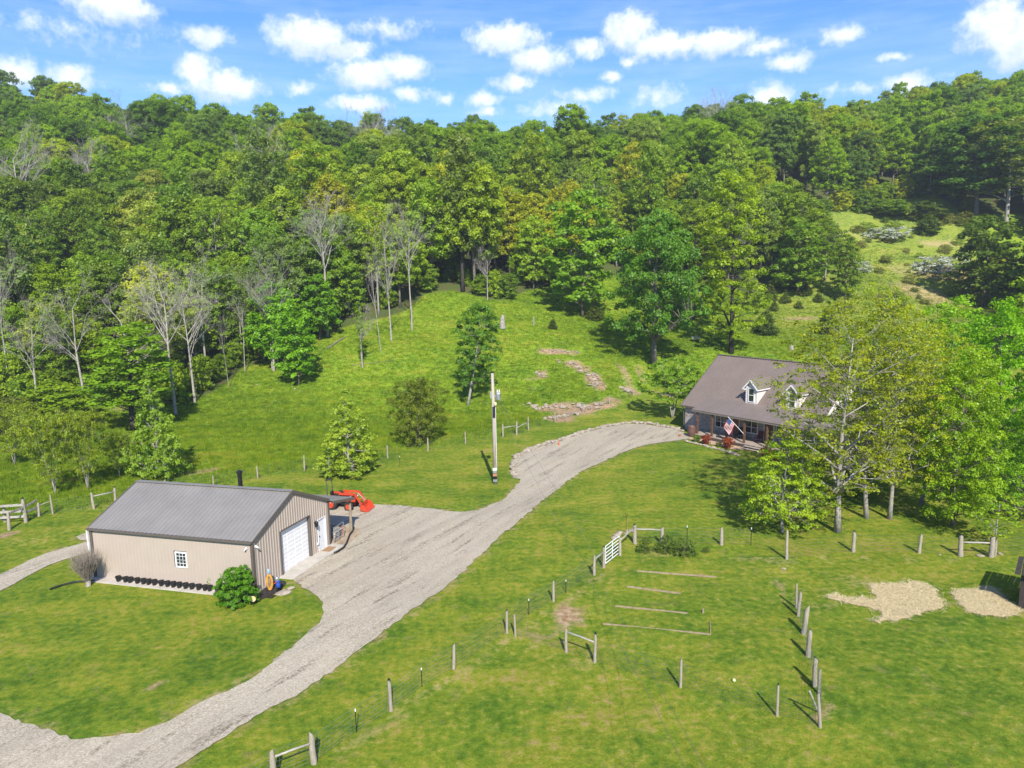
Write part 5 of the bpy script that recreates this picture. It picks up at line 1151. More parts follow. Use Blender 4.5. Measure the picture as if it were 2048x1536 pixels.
# dormers
def dormer(x0, w, y0):
    zb = 3.35; ze = 5.50; zpk = ze+w*.52+.05; yb = (ze-2.95)/.775; ybp = (zpk-2.95)/.775
    f = MB(); nb = 11
    for k in range(nb):
        za = zb+(ze-zb)*k/nb; zc = zb+(ze-zb)*(k+1)/nb; f.add([(x0, y0-.025, za), (x0+w, y0-.025, za), (x0+w, y0, zc), (x0, y0, zc), (x0, y0+.05, za), (x0+w, y0+.05, za)], [(0, 1, 2, 3), (0, 4, 5, 1)])
    f.prism([(x0, y0, ze), (x0+w, y0, ze), (x0+w/2, y0, zpk-.04)], (0, .06, 0))
    dm_ = f.build('dormer', M['siding'], house, fix=False)
    for sx, xx in ((-1, x0), (1, x0+w)):
        s_ = MB()
        for k in range(nb):
            za = zb+(ze-zb)*k/nb; zc = zb+(ze-zb)*(k+1)/nb; ya = max(y0, (za-2.95)/.775); yc = max(y0, (zc-2.95)/.775)
            s_.add([(xx+sx*.03, y0, za), (xx+sx*.03, ya+.02, za), (xx, yc+.02, zc), (xx, y0, zc), (xx, y0, za), (xx, ya, za)], [(0, 1, 2, 3), (0, 4, 5, 1)])
        s_.build('side_siding', M['siding'], dm_, fix=False)
    ov = .22; sl_ = .52*2
    for sx in (-1, 1):
        xm = x0+w/2; e = w/2+ov; ze2 = zpk-e*(zpk-ze)/(w/2)+.03
        ybe = (ze2-2.95)/.775
        r_ = MB(); r_.add([(xm, y0-.25, zpk+.05), (xm+sx*e, y0-.25, ze2+.04), (xm+sx*e, ybe, ze2+.04), (xm, ybp, zpk+.05), (xm, y0-.25, zpk), (xm+sx*e, y0-.25, ze2-.01), (xm+sx*e, ybe, ze2-.01), (xm, ybp, zpk)],
                          [(0, 1, 2, 3), (7, 6, 5, 4), (0, 4, 5, 1), (1, 5, 6, 2)]); r_.build('dormer_roof', M['br_roof'], dm_, fix=False)
        MB().bar((xm+sx*.01, y0-.27, zpk-.06), (xm+sx*e, y0-.27, ze2-.07), .03, .13).bar((xm+sx*(e-.02), y0-.24, ze2-.07), (xm+sx*(e-.02), ybe-.05, ze2-.07), .03, .12).build('dormer_trim', M['white'], dm_)
        MB().box(min(xm+sx*(w/2), xm+sx*e), max(xm+sx*(w/2), xm+sx*e), y0-.24, y0-.03, ze2-.13, ze2-.03).build('eave_return', M['white'], dm_)
    window(dm_, x0+w*.24, x0+w*.80, y0-.03, 3.95, 5.35, 1, 2)
def window(par, x0, x1, y, z0, z1, nx_=2, nz_=2, fr=.07):
    f = MB()
    for (a, b, c_, d) in ((x0, x1, z0, z0+fr), (x0, x1, z1-fr, z1), (x0, x0+fr, z0+fr, z1-fr), (x1-fr, x1, z0+fr, z1-fr)): f.box(a, b, y-.04, y+.03, c_, d)
    W_, H_ = x1-x0-2*fr, z1-z0-2*fr
    for k in range(1, nx_): f.box(x0+fr+W_*k/nx_-.035, x0+fr+W_*k/nx_+.035, y-.035, y+.02, z0+fr, z1-fr)
    for k in range(1, nz_): f.box(x0+fr, x1-fr, y-.03, y+.02, z0+fr+H_*k/nz_-.025, z0+fr+H_*k/nz_+.025)
    lv2 = par is house
    fo = f.build('window', M['white'], par)
    for i in range(nx_):
        for j in range(nz_):
            MB().box(x0+fr+W_*i/nx_+.02, x0+fr+W_*(i+1)/nx_-.02, y-.012, y-.004, z0+fr+H_*j/nz_+.02, z0+fr+H_*(j+1)/nz_-.02).build('pane', M['glass'], fo if lv2 else par)
dormer(6.76, 1.26, .95); dormer(11.18, 1.26, .95)
for (a, b) in ((3.92, 5.32), (7.5, 8.9), (12.2, 13.6)): window(house, a, b, -.03, 1.05, 2.30)
# door with side light and wreath colours
MB().box(9.65, 10.6, -.05, .0, .5, 2.55).build('front_door', mat('brown_door', (.16, .06, .035), .5), house)
MB().box(6.05, 6.75, -.045, .0, .5, 2.5).build('entry_door', mat('reddish_door', (.20, .075, .045), .5), house)
mb = MB()
for (a, b) in ((5.97, 6.05), (6.75, 6.83), (9.55, 9.65), (10.6, 10.7)): mb.box(a, b, -.06, .0, .5, 2.6)
mb.build('door_frame', M['white'], house)
MB().box(L+.01, L+.06, 3.0, 3.9, .5, 2.4).build('side_door', M['white'], house)
window(house, 10.9, 11.8, -.03, 1.05, 2.3, 1, 2)
# flue on rear of the roof
o = thing('flue', '', 'x'); bpy.data.objects.remove(o)
# stump like pair of posts behind the ridge
b = ground(1585, 735); 
# flag
fr_ = thing('flag', 'striped red and white flag with blue starred corner hanging from the porch post', 'flag', HW(8.73, -2.02, 1.42), HTH)
A0 = Vector((0, -.08, 0)); A1 = Vector((-1.35, -.72, 1.55)); MB().tube([A0, A1], .022, 6).build('flag_pole', M['white'], fr_)
Fm = {k: mat('flag_'+k, c_, .8, var=.03) for k, c_ in (('red', (.50, .03, .04)), ('white', (.72, .70, .68)), ('blue', (.03, .06, .22)))}
def flag_pt(u, v):   # u along hoist from the tip, v down the fly
    p = A1.lerp(A0, .05+u*.40); drop = Vector((-.55, -.02, -1.0)).normalized()*v*1.30
    return p+drop+Vector((0, 1, 0))*.07*sin(v*7+u*4)*v + Vector((.10*v*u, 0, 0))
def fcell(u0, u1, v0, v1, nv=8, off=0.0):
    V = []; F = []
    for k in range(nv+1):
        for u in (u0, u1): V.append(flag_pt(u, v0+(v1-v0)*k/nv)+Vector((0, off, 0)))
    for k in range(nv): F.append((2*k, 2*k+1, 2*k+3, 2*k+2))
    return V, F
for colr in ('red', 'white'):
    mb = MB()
    for s in range(13):
        if (s % 2 == 0) == (colr == 'red'):
            v0 = .42 if s < 7 else 0; V, F = fcell(s/13, (s+1)/13, v0, 1); mb.add(V, F)
    mb.build(colr+'_stripes', Fm[colr], fr_, fix=False)
V, F = fcell(0, 7/13, 0, .42); MB().add(V, F).build('blue_canton', Fm['blue'], fr_, fix=False)
mb = MB()
for r_ in range(9):
    for c_ in range(6 if r_ % 2 == 0 else 5):
        u = (r_+1)/10*7/13; v = (c_+.6+(0 if r_ % 2 == 0 else .5))/6.4*.42; p = flag_pt(u, v)
        for off in (-.006, .006):
            st_ = [p+Vector((0, off, 0))+Vector((sin(2*pi*k/10), 0, cos(2*pi*k/10)))*(.018 if k % 2 == 0 else .008) for k in range(10)]; mb.add(st_, [tuple(range(10))])
mb.build('stars', Fm['white'], fr_, fix=False)
# big jar, chairs, plants along the porch
M['clay'] = mat('brown_glazed_clay', (0.13, 0.065, 0.05), .4, var=.15, spec=.6)
o = MB().lathe([(.24, 0), (.28, .05), (.42, .5), (.43, .8), (.36, 1.10), (.37, 1.17), (.33, 1.17), (.31, 1.10), (0, 1.0)], 20).build('clay_jar', M['clay'], smooth=True, loc=HW(2.75, -2.3, .1)); tag(o, 'large brown glazed clay jar at the left end of the porch', 'jar')
M['terra'] = mat('terracotta', (.45, .20, .10), .8)
o = MB().lathe([(.10, 0), (.16, .26), (.18, .26), (.18, .3), (.14, .3), (0, .28)], 14).build('terracotta_pot', M['terra'], loc=HW(1.9, -3.1, .06)); tag(o, 'small orange terracotta pot at the gravel corner by the clay jar', 'pot')
def chair(loc, rz, lab, col):
    r = thing('porch_chair', lab, 'chair', loc, rz); m_ = mat('chair_paint', col, .6)
    MB().box(-.28, .28, -.28, .28, .40, .44).build('seat', m_, r); MB().prism([(-.28, .26, .44), (.28, .26, .44), (.28, .40, 1.05), (-.28, .40, 1.05)], (0, .03, 0)).build('backrest', m_, r)
    for sx in (-.26, .26):
        for sy in (-.25, .25): MB().box(sx-.025, sx+.025, sy-.025, sy+.025, 0, .4).build('leg', m_, r)
        MB().box(sx-.04, sx+.04, -.28, .28, .60, .63).build('armrest', m_, r)
chair(HW(9.45, -.7, .5), HTH, 'dark red porch chair between the flag post and the front door', (.16, .02, .02)); chair(HW(6.9+.35, -.7, .5), HTH, 'dark chair under the porch behind the flag', (.05, .035, .03))
proto('nandina', seed=201, Ht=1.0, Rd=.6, base=0.05, shape='vase', ncl=46, lpc=34, ls=0.10, rc=.2, tr=0.02, stems=3, up=.3)
for (bx, by, ty, w, lab, col) in ((1413, 889, 868, 22, 'red leaved shrub left of the two in front of the porch', (.17, .030, .014)), (1457, 897, 873, 26, 'red leaved shrub right under the flag', (.19, .040, .014)), (1532, 918, 893, 26, 'dark red shrub right of the porch steps', (.16, .02, .014)), (1550, 926, 902, 22, 'dark red shrub furthest right of the porch steps', (.15, .02, .014)),
                          (1392, 884, 868, 18, 'green tufted plant beside the clay jar', (.10, .19, .03)), (1436, 893, 882, 14, 'small green plant between the two red shrubs', (.10, .14, .04))):
    fit('nandina', bx, by, ty, w, bx, color=col, name='porch_shrub', label=lab, cat='shrub')
M['pinestraw'] = mat('tan_bed', (.50, .35, .22), .95, var=.25, scale=6, bump=.6)
drape('flower_bed', smooth_poly([tuple(HW(x, y)[:2]) for x, y in ((1.9, -3.0), (3, -3.3), (5, -3.5), (7, -3.5), (9.0, -3.6), (9.0, -2.35), (2.8, -2.35), (2.2, -2.3))], .4, 2, .05), M['pinestraw'], .04, .4, kind='stuff')
# rectangular dark blue canopy seat beyond the right end of the house
r = thing('garden_swing', 'dark framed swing seat with a blue canopy beyond the right end of the porch', 'swing seat', ground(1795, 905), radians(-40))
for sx in (-1, 1):
    for sy in (-.5, .5): MB().bar((sx, sy, 0), (sx, sy*.4, 2.0), .06, .06).build('leg', M['darkmetal'], r)
MB().prism([(-1.1, -.7, 1.9), (1.1, -.7, 1.9), (1.1, 0, 2.15), (-1.1, 0, 2.15)], (0, 0, .03)).prism([(-1.1, .01, 2.15), (1.1, .01, 2.15), (1.1, .7, 1.9), (-1.1, .7, 1.9)], (0, 0, .03)).build('canopy', mat('navy', (.01, .03, .09), .7), r)
MB().box(-.8, .8, -.25, .25, .45, .5).box(-.8, .8, .22, .28, .5, .95).build('seat', M['darkmetal'], r)
# dead stump with twin stubs behind the roof ridge
b = ground(1583, 700); r = thing('snag', 'short pale broken tree stub showing above the roof ridge', 'stump', b)
MB().tube([(0, 0, 0), (0, 0, top_z(b, 694)*.6), (.05, 0, top_z(b, 690))], [.35, .3, .22], 8).build('trunk', M['bark_pale'], r)
# ------------------------------------------------------------------ fences
POSTM = []
def post_mesh(seed, sides=9):
    rnd = random.Random(seed); bow = rnd.uniform(-.04, .04)
    mb = MB(); pts = [(bow*sin(k/6*3), bow*.6*cos(k), k/6) for k in range(7)]
    mb.tube(pts, [1.05, 1, rnd.uniform(.9, 1.05), rnd.uniform(.88, 1), rnd.uniform(.86, 1), rnd.uniform(.82, .95), rnd.uniform(.7, .9)], sides)
    n = len(mb.v); me = bpy.data.meshes.new('post')
    # radius in x,y is unit here and scaled per copy; thickness scale kept separate
    V = []
    for i, v in enumerate(mb.v):
        k = i//sides; c = pts[k]; rr = 1+rnd.uniform(-.10, .10); V.append(((v[0]-c[0])*rr+c[0]*6, (v[1]-c[1])*rr+c[1]*6, v[2]))
    me.from_pydata(V, [], mb.f); me.materials.append(M['post']); me.shade_smooth(); return me
PM = [post_mesh(i) for i in range(6)]
tp = MB(); tp.bar((0, 0, -.1), (0, 0, 1.35), .035, .006, up=(0, 1, 0)); tp.bar((0, .016, -.1), (0, .016, 1.35), .006, .03, up=(0, 1, 0))
tpo = tp.build('t_post', M['darkmetal']); TPM = tpo.data; bpy.data.objects.remove(tpo)
cpo = MB().bar((0, 0.008, 1.22), (0, 0.008, 1.37), .036, .03, up=(0, 1, 0)).build('cap', M['white']); CPM = cpo.data; bpy.data.objects.remove(cpo)
pc_ = [0]
def post(par, bx, by, ty, r=.085, tx=None):
    b = ground(bx, by); h = top_z(b, ty); k = pc_[0] % 6; pc_[0] += 1
    r *= .88; o = link('post', PM[k], par, b-Vector((0, 0, .1)), k*1.3, (r, r, h+.1))
    if tx is not None:
        lean = (tx-proj(b+Vector((0, 0, h)))[0])*proj(b)[2]/FPX/h; o.rotation_euler = (0, math.atan(lean), 0) if k >= 0 else None
    else:
        rnd = random.Random(pc_[0]*7); o.rotation_euler = (rnd.uniform(-.035, .035), rnd.uniform(-.035, .035), k*1.3)
    return b, h
def tpost(par, bx, by, ty):
    b = ground(bx, by); h = top_z(b, ty); s = h/1.37
    o = link('t_post', TPM, par, b, .6, (1, 1, s)); c_ = link('cap', CPM, o); return b, h
def wires(par, nodes, hs=(.12, .28, .45, .64, .84, 1.06), r=.0055, name='wire', vert=None, sag=0.0):
    for hh_ in hs:
        mb = MB()
        for (a, ha), (b, hb) in zip(nodes[:-1], nodes[1:]):
            n = max(2, int((b-a).length/2.5)); pts = []
            for k in range(n+1):
                t = k/n; p = a.lerp(b, t); p.z = H(p.x, p.y)+hh_; pts.append(p)
            mb.tube(pts, r, 3, cap=False)
        mb.build(name, M['wire'], par, fix=False)
    if vert:
        mb = MB()
        for (a, ha), (b, hb) in zip(nodes[:-1], nodes[1:]):
            n = max(2, int((b-a).length/vert))
            for k in range(n):
                p = a.lerp(b, (k+.5)/n); z = H(p.x, p.y); mb.tube([(p.x, p.y, z+.1), (p.x, p.y, z+hs[-1])], r*.8, 3, cap=False)
        o = mb.build('mesh_wire', M['wire'], par, fix=False); tag(o, kind='stuff')
def rail(par, A_, hA, B_, hB, w=.085, name='rail', m='rail'):
    a = A_+Vector((0, 0, hA)); b = B_+Vector((0, 0, hB)); mid = a.lerp(b, .5)+Vector((0, 0, .015)); MB().tube([a, a.lerp(b, .3), mid, b], [w/2*1.05, w/2*.95, w/2, w/2*.9], 7).build(name, M[m], par, smooth=True)
# 1. wire fence beside the drive
f1 = thing('drive_fence', 'wire fence with grey wooden posts and white capped steel posts running along the drive', 'fence', (0, 0, 0))
n1_ = []
P_ = {}
for nm, a in (('a', (548, 1560, 1503, .125)), ('b', (628, 1527, 1468, .125))): P_[nm] = post(f1, *a); n1_.append(P_[nm])
rail(f1, P_['a'][0], .85, P_['b'][0], .80)
n1_.append(tpost(f1, 713, 1465, 1418)); n1_.append(post(f1, 783, 1422, 1364, .09)); n1_.append(tpost(f1, 844, 1374, 1336)); n1_.append(post(f1, 907, 1338, 1289, .085))
n1_.append(post(f1, 1014, 1266, 1222, .08)); post(f1, 1031, 1272, 1229, .06); n1_.append(tpost(f1, 1058, 1230, 1198)); n1_.append(post(f1, 1107, 1203, 1164, .075)); n1_.append(tpost(f1, 1132, 1186, 1160))
p0 = post(f1, 1188, 1150, 1112, .09); n1_.append(p0); p1_ = post(f1, 1208, 1135, 1096, .10); n1_.append(p1_); rail(f1, p0[0], .9, p1_[0], .95)
wires(f1, [(ground(430, 1640), 1.2)]+n1_, vert=.45)
# gate
ga, gb = ground(1211, 1131), ground(1238, 1109); r = thing('farm_gate', 'white pipe farm gate of five bars between two posts of the garden fence', 'gate', ga, 0)
gv = gb-ga
for k in range(6): MB().tube([Vector((0, 0, .12+k*.21)), gv+Vector((0, 0, .12+k*.21))], .026, 7).build('bar', M['white'], r)
for t_ in (0, .5, 1): MB().tube([gv*t_+Vector((0, 0, .12)), gv*t_+Vector((0, 0, 1.17))], .028 if t_ != .5 else .018, 7).build('upright', M['white'], r)
# 2. garden fence, far side
f2 = thing('garden_fence', 'wire fence with round wooden posts along the far side of the garden', 'fence', (0, 0, 0))
q0 = post(f2, 1240, 1111, 1076, .10); q1 = post(f2, 1270, 1087, 1051, .15); q2 = post(f2, 1323, 1089, 1055, .13); rail(f2, q0[0], .95, q1[0], 1.1); rail(f2, q1[0], .95, q2[0], .95, .10)
n2_ = [q1, q2]; n2_.append(tpost(f2, 1374, 1088, 1051)); n2_.append(post(f2, 1443, 1090, 1057, .12)); n2_.append(tpost(f2, 1502, 1091, 1055)); n2_.append(post(f2, 1573, 1118, 1064, .10)); n2_.append(post(f2, 1707, 1104, 1066, .13)); n2_.append(post(f2, 1838, 1106, 1069, .11, 1843))
q3 = post(f2, 1921, 1112, 1072, .17); q4 = post(f2, 1982, 1114, 1074, .17); post(f2, 1989, 1112, 1082, .10); rail(f2, q3[0], .85, q4[0], .85, .11); n2_ += [q3, q4, (ground(2120, 1110), 1.2)]
wires(f2, n2_, vert=.45)
# 3. garden fence, near side
f3 = thing('garden_fence', 'wire fence with slender wooden posts closing the near side of the garden', 'fence', (0, 0, 0))
r0 = post(f3, 1132, 1304, 1258, .08); r1 = post(f3, 1190, 1325, 1271, .08); rail(f3, r0[0], 1.0, r1[0], .95, .08)
n3 = [(ground(1031, 1272), 1), r0, r1, post(f3, 1361, 1375, 1317, .065), post(f3, 1554, 1432, 1371, .065), post(f3, 1641, 1455, 1387, .07, 1637)]
wires(f3, n3, vert=.4, r=.0055)
# 4. row of thick posts
f4 = thing('garden_fence', 'fence of thick weathered posts set close together between garden and hay patches', 'fence', (0, 0, 0))
n4 = []
for (bx, by, ty, r_, tx) in ((1593, 1216, 1169, .07, 1593), (1596, 1232, 1184, .09, 1602), (1606, 1268, 1216, .125, 1614), (1616, 1313, 1261, .125, 1621), (1629, 1372, 1317, .11, 1632), (1638, 1388, 1339, .07, 1640)): n4.append(post(f4, bx, by, ty, r_, tx))
n4.append(n3[-1]); wires(f4, n4, vert=.35)
a = ground(1636, 1424); b = n3[-1][0]; MB().tube([a, b+Vector((-.25, .5, 1.15))], .04, 7).build('brace', M['rail'], f4)
# 5. pasture fence
f5 = thing('pasture_fence', 'long wire fence with grey posts between the mown lawn and the tall grass pasture', 'fence', (0, 0, 0))
n5 = []
for (bx, by, ty, r_) in ((106, 1028, 991, .075), (188, 1017, 986, .11), (232, 1008, 977, .11), (331, 985, 960, .075), (427, 975, 951, .07), (516, 957, 932, .075), (609, 942, 912, .075), (700, 930, 906, .07), (776, 916, 891, .075), (856, 902, 876, .085), (931, 887, 863, .08), (1006, 874, 848, .10), (1033, 870, 844, .11), (1057, 861, 835, .08), (1110, 843, 822, .07), (1166, 824, 805, .06), (1219, 809, 791, .07), (1266, 792, 774, .06)):
    n5.append(post(f5, bx, by, ty, r_))
rail(f5, n5[1][0], .95, n5[2][0], .95, .09); rail(f5, n5[11][0], 1.0, n5[12][0], 1.0, .09); rail(f5, n5[12][0], .75, n5[13][0], .95, .08); tpost(f5, 800, 934, 912)
wires(f5, n5, vert=.6)
# 6. corral boards at left
f6 = thing('corral_fence', 'silvery board corral fence with three rails and a sloping brace at the left edge', 'fence', (0, 0, 0))
c0 = post(f6, 18.5, 1060, 1027, .13); c1 = post(f6, 10.5, 1045, 1012, .12); c2 = post(f6, 53, 1045, 1000, .14); c3 = post(f6, 78, 1033, 1006, .11); cl = ground(-60, 1050)
for hh_ in (.45, .85, 1.3): MB().bar(cl+Vector((0, -.08, hh_-.05)), c2[0]+Vector((0, -.12, hh_+.05)), .04, .17).build('board', M['rail'], f6)
MB().bar(c0[0]+Vector((0, 0, c0[1]-.05)), c2[0]+Vector((0, 0, 1.15)), .05, .16).bar(c2[0]+Vector((0, 0, 1.15)), c3[0]+Vector((0, 0, 1.25)), .05, .14).build('brace', M['post'], f6)
MB().bar(c2[0]+Vector((0, 0, .75)), c3[0]+Vector((0, 0, .7)), .04, .15).build('board', M['rail'], f6); rail(f6, c3[0], .8, n5[0][0], 1.0, .05)
wires(f6, [c2, c3, n5[0]], hs=(.2, .4, .6, .8), vert=.4)

# ------------------------------------------------------------------ garden bed boards
M['plank'] = mat('pale_plank', (.31, .235, .15), .85, var=.18, scale=4)
for (a, b, lab) in (((1274, 1143), (1434, 1155), 'long pale board lying furthest back across the garden grass'), ((1253, 1174), (1362, 1188), 'shorter brown board second from the back of the garden'), ((1230, 1213), (1376, 1228), 'long board third from the back of the garden'), ((1205, 1249), (1421, 1270), 'longest board closing the near side of the garden beds'), ((1421, 1270), (1420, 1245), 'short weathered board standing at the right end of the longest garden board')):
    p, q = ground(*a), ground(*b); r = thing('garden_board', lab, 'board', p); n = max(1, int((q-p).length/2.4)); d = q-p
    for k in range(n):
        MB().bar(d*(k/n)+Vector((0, 0, .03)), d*((k+1)/n-.004)+Vector((0, 0, .03)), .04, .09).build('plank', M['plank'], r)
b = ground(1406, 1226); o = MB().box(-.04, .04, -.04, .04, 0, .22).build('garden_stake', M['plank'], loc=b); tag(o, 'short wooden stake at the right end of the third garden board', 'stake')
b = ground(1468, 1364); o = MB().lathe([(0, 0), (.04, .015), (.065, .05), (.075, .085), (.065, .12), (.04, .15), (0, .165)], 12).build('ball', mat('pale_lime', (.60, .68, .30), .6), smooth=True, loc=b); tag(o, 'pale lime ball lying in the garden near the wire fence', 'ball')

# hay: loose straw strewn over the ground
M['straw'] = mat('straw', (.80, .64, .36), .9, var=.3, scale=8)
M['strawbed'] = mat('straw_bed', (.74, .58, .33), .95, var=.22, scale=5, bump=.4, bscale=40)
def hay(name, pts, n, lab, seed, spill=.3):
    poly = smooth_poly(W2(pts), .25, seed, .16); o = drape(name, poly, M['strawbed'], .03, .5, kind='stuff'); 
    rng = np.random.default_rng(seed); PB = np.array(poly); lo = PB.min(0)-spill; hi = PB.max(0)+spill; pts_ = rng.uniform(lo, hi, (n*3, 2)); ins = inpoly(pts_[:, 0], pts_[:, 1], poly)
    dist_ = np.sqrt(((pts_[:, None]-PB[None, ::2])**2).sum(-1)).min(1); keep_ = ins | (rng.random(len(pts_)) < np.exp(-dist_/(.16*spill+.05)))
    pts_ = pts_[keep_][:n]; m = len(pts_); z = height(pts_[:, 0], pts_[:, 1])+.05+rng.uniform(0, .05, m); a = rng.uniform(0, 2*pi, m); L_ = rng.uniform(.12, .34, m); w = .0045
    d = np.stack([np.cos(a)*L_/2, np.sin(a)*L_/2, rng.uniform(-.03, .05, m)], 1); nrm = np.stack([-np.sin(a)*w, np.cos(a)*w, np.zeros(m)], 1); c = np.stack([pts_[:, 0], pts_[:, 1], z], 1)
    q = np.stack([c-d-nrm, c+d-nrm, c+d+nrm, c-d+nrm], 1).reshape(-1, 3); me = np_mesh(name+'_strands', q, np.arange(4*m).reshape(m, 4), M['straw']); s = link('strands', me, o); tag(s, kind='stuff'); tag(o, lab, 'hay')
hay('hay_patch', [(1745, 1172), (1790, 1168), (1840, 1166), (1868, 1180), (1880, 1205), (1878, 1218), (1850, 1226), (1810, 1236), (1760, 1246), (1752, 1240), (1762, 1228), (1740, 1214), (1700, 1208), (1655, 1196), (1668, 1190), (1700, 1197), (1730, 1196), (1752, 1198)], 9000, 'large spread of tan straw with a tail to the left, right of the thick posts', 3)
hay('hay_patch', [(1906, 1186), (1935, 1180), (1985, 1178), (2000, 1192), (2030, 1214), (2040, 1224), (2020, 1232), (1965, 1230), (1936, 1222), (1920, 1206)], 5500, 'smaller square spread of tan straw in front of the dark shed', 4)
# dark shed at right edge
M['shed'] = mat('dark_boards', (.045, .035, .03), .85, var=.3)
sb = ground(2036, 1217); r = thing('shed', 'dark weathered board shed cut off by the right edge beside the straw', 'shed', sb, radians(-38))
for k in range(12): MB().box(k*.26, k*.26+.24, 0, .05, 0, 1.75+.0*k).build('wall_board', M['shed'], r)
for k in range(10): MB().box(0, .05, .06+k*.26, .06+k*.26+.24, 0, 1.72).build('wall_board', M['shed'], r)
for k in range(13): MB().prism([(-.25+k*.28, -.35, 1.88), (-.02+k*.28, -.35, 1.88), (-.02+k*.28, 2.9, 1.70), (-.25+k*.28, 2.9, 1.70)], (0, 0, .04)).build('roof_board', M['shed'], r)

# ------------------------------------------------------------------ stones and rock ledges
def rocks(par, pts, n, smin, smax, spread, seed, name='stone', sink=.3):
    rnd = random.Random(seed); P = [ground(*p) for p in pts]; Ls = [0]
    for a, b in zip(P[:-1], P[1:]): Ls.append(Ls[-1]+(b-a).length)
    for i in range(n):
        s_ = (i+rnd.uniform(.2, .8))/n*Ls[-1]; k = max(j for j in range(len(P)-1) if Ls[j] <= s_) if s_ > 0 else 0
        t = (s_-Ls[k])/max(1e-6, Ls[k+1]-Ls[k]); p = P[k].lerp(P[k+1], t); p.x += rnd.uniform(-1, 1)*spread; p.y += rnd.uniform(-1, 1)*spread; p.z = H(p.x, p.y)
        s = rnd.uniform(smin, smax); zs = s*rnd.uniform(.6, .95)
        o = link(name, STN[rnd.randrange(7)], par, p+Vector((0, 0, zs*.25*(1-sink)+.03)), rnd.uniform(0, 6.28), (s*rnd.uniform(.9, 1.5), s*rnd.uniform(.7, 1), zs))
        o.rotation_euler = (rnd.uniform(-.2, .2), rnd.uniform(-.2, .2), rnd.uniform(0, 6.28))
e1r = thing('stone_edging', 'low line of pale rocks edging the gravel drive up to the house', 'stone edging', (0, 0, 0))
rocks(e1r, [(1027, 954), (1026, 935), (1034, 914), (1060, 899), (1100, 886), (1140, 874), (1180, 861), (1222, 851), (1262, 846), (1300, 848), (1345, 857), (1366, 863)], 150, .38, .80, .16, 1)
e2r = thing('bed_edging', 'row of flat pale stones along the front edge of the porch flower bed', 'stone edging', (0, 0, 0))
rocks(e2r, [(1368, 883), (1390, 888), (1420, 895), (1450, 903), (1478, 912)], 34, .28, .5, .08, 2)
for (pts, n, smin, smax, spr, lab) in (([(1060, 812), (1100, 816), (1140, 812), (1190, 816)], 60, .3, .8, .9, 'broken rock ledge with red soil nearest the pasture fence'), ([(1095, 838), (1130, 834), (1160, 826)], 30, .3, .7, .6, 'lower rubble of the broken rock ledge beside the fence post'),
                                       ([(1120, 720), (1150, 732), (1180, 748), (1198, 765), (1180, 777)], 55, .3, .75, .6, 'curving rocky ledge with red soil in the middle of the pasture'), ([(1072, 745), (1088, 757)], 16, .3, .7, .5, 'small pale rock outcrop above the rail brace of the fence'),
                                       ([(1080, 702), (1120, 703), (1160, 706)], 26, .3, .6, .5, 'flat grey rock sheet near the shadow of the big oak'), ([(1245, 778), (1262, 784)], 14, .4, .9, .5, 'flat rocks beside the last fence post near the house'), ([(1190, 812), (1215, 806)], 12, .3, .6, .3, 'rocks around the fence post on the ledge')):
    r = thing('rock_ledge', lab, 'rocks', (0, 0, 0)); rocks(r, pts, n, smin, smax, spr, int(pts[0][0]), name='rock')
# single stones seen on the grass
for (px, py, s, lab) in ((1568, 1138, .35, 'white stone alone on the grass left of the straw'), (1960, 1112, .5, 'white stone between the double posts at right'), (1880, 1110, .28, 'small white stone under the fence left of the thick post pair'), (2000, 1108, .4, 'white stone right of the double fence posts'), (513, 770, .5, 'pale stone on the sloping grass below the wood edge'), (605, 784, .35, 'small pale stone below the short trunked maple'), (843, 757, .4, 'pale stone above the olive willow bush'), (97, 838, .7, 'pale rock on the bank at far left'), (590, 778, .6, 'low flat pale stone left of the short trunked maple')):
    b = ground(px, py); o = link('stone', STN[int(px) % 7], loc=b+Vector((0, 0, s*.08)), rz=px, scale=(s, s*.8, s*.6)); o.data = o.data; tag(o, lab, 'stone')
# garden gate stones
e3r = thing('gate_stones', 'few grey stones under the rail beside the farm gate', 'stones', (0, 0, 0)); rocks(e3r, [(1225, 1078), (1245, 1068), (1262, 1062)], 7, .3, .6, .15, 9)
# dead wood on the grass
def log(a, b, r_, lab, nm='fallen_log', br=0):
    p, q = ground(*a), ground(*b); mb = MB(); mid = p.lerp(q, .5); mid.z = H(mid.x, mid.y); mb.tube([p+Vector((0, 0, r_)), mid+Vector((.05, .1, r_*1.3)), q+Vector((0, 0, r_))], [r_, r_*.8, r_*.5], 7)
    rnd = random.Random(int(a[0]))
    for k in range(br): c_ = p.lerp(q, rnd.uniform(.3, 1)); c_.z = H(c_.x, c_.y)+r_; mb.tube([c_, c_+Vector((rnd.uniform(-1, 1), rnd.uniform(-.6, .6), rnd.uniform(0, .4)))], [r_*.4, r_*.15], 4)
    o = mb.build(nm, M['bark']); tag(o, lab, 'log')
log((702, 732), (785, 722), .055, 'thin fallen branch lying beside the ivy wrapped trunk', br=6); log((655, 699), (690, 676), .16, 'leaning fallen trunk at the shaded wood edge'); log((1105, 570), (1150, 583), .2, 'pale fallen trunk on the grass inside the upper wood edge')
b = ground(1005, 657); r = thing('tree_stump', 'tall broken grey tree stump at the top of the pasture', 'stump', b); MB().tube([(0, 0, 0), (0, 0, 1.0), (.1, 0, 2.2)], [.55, .42, .25], 9).build('stump', M['bark_pale'], r)
b = ground(1067, 650); r = thing('pasture_stub', 'thin pale post like stub between the broken stump and the dark cedar', 'stump', b); MB().tube([(0, 0, 0), (.05, 0, 1.4)], [.14, .09], 7).build('stub', M['bark_pale'], r)
b = ground(1391, 684); r = thing('feeder_trough', 'small grey water trough on legs in the shade of the big oak', 'trough', b)
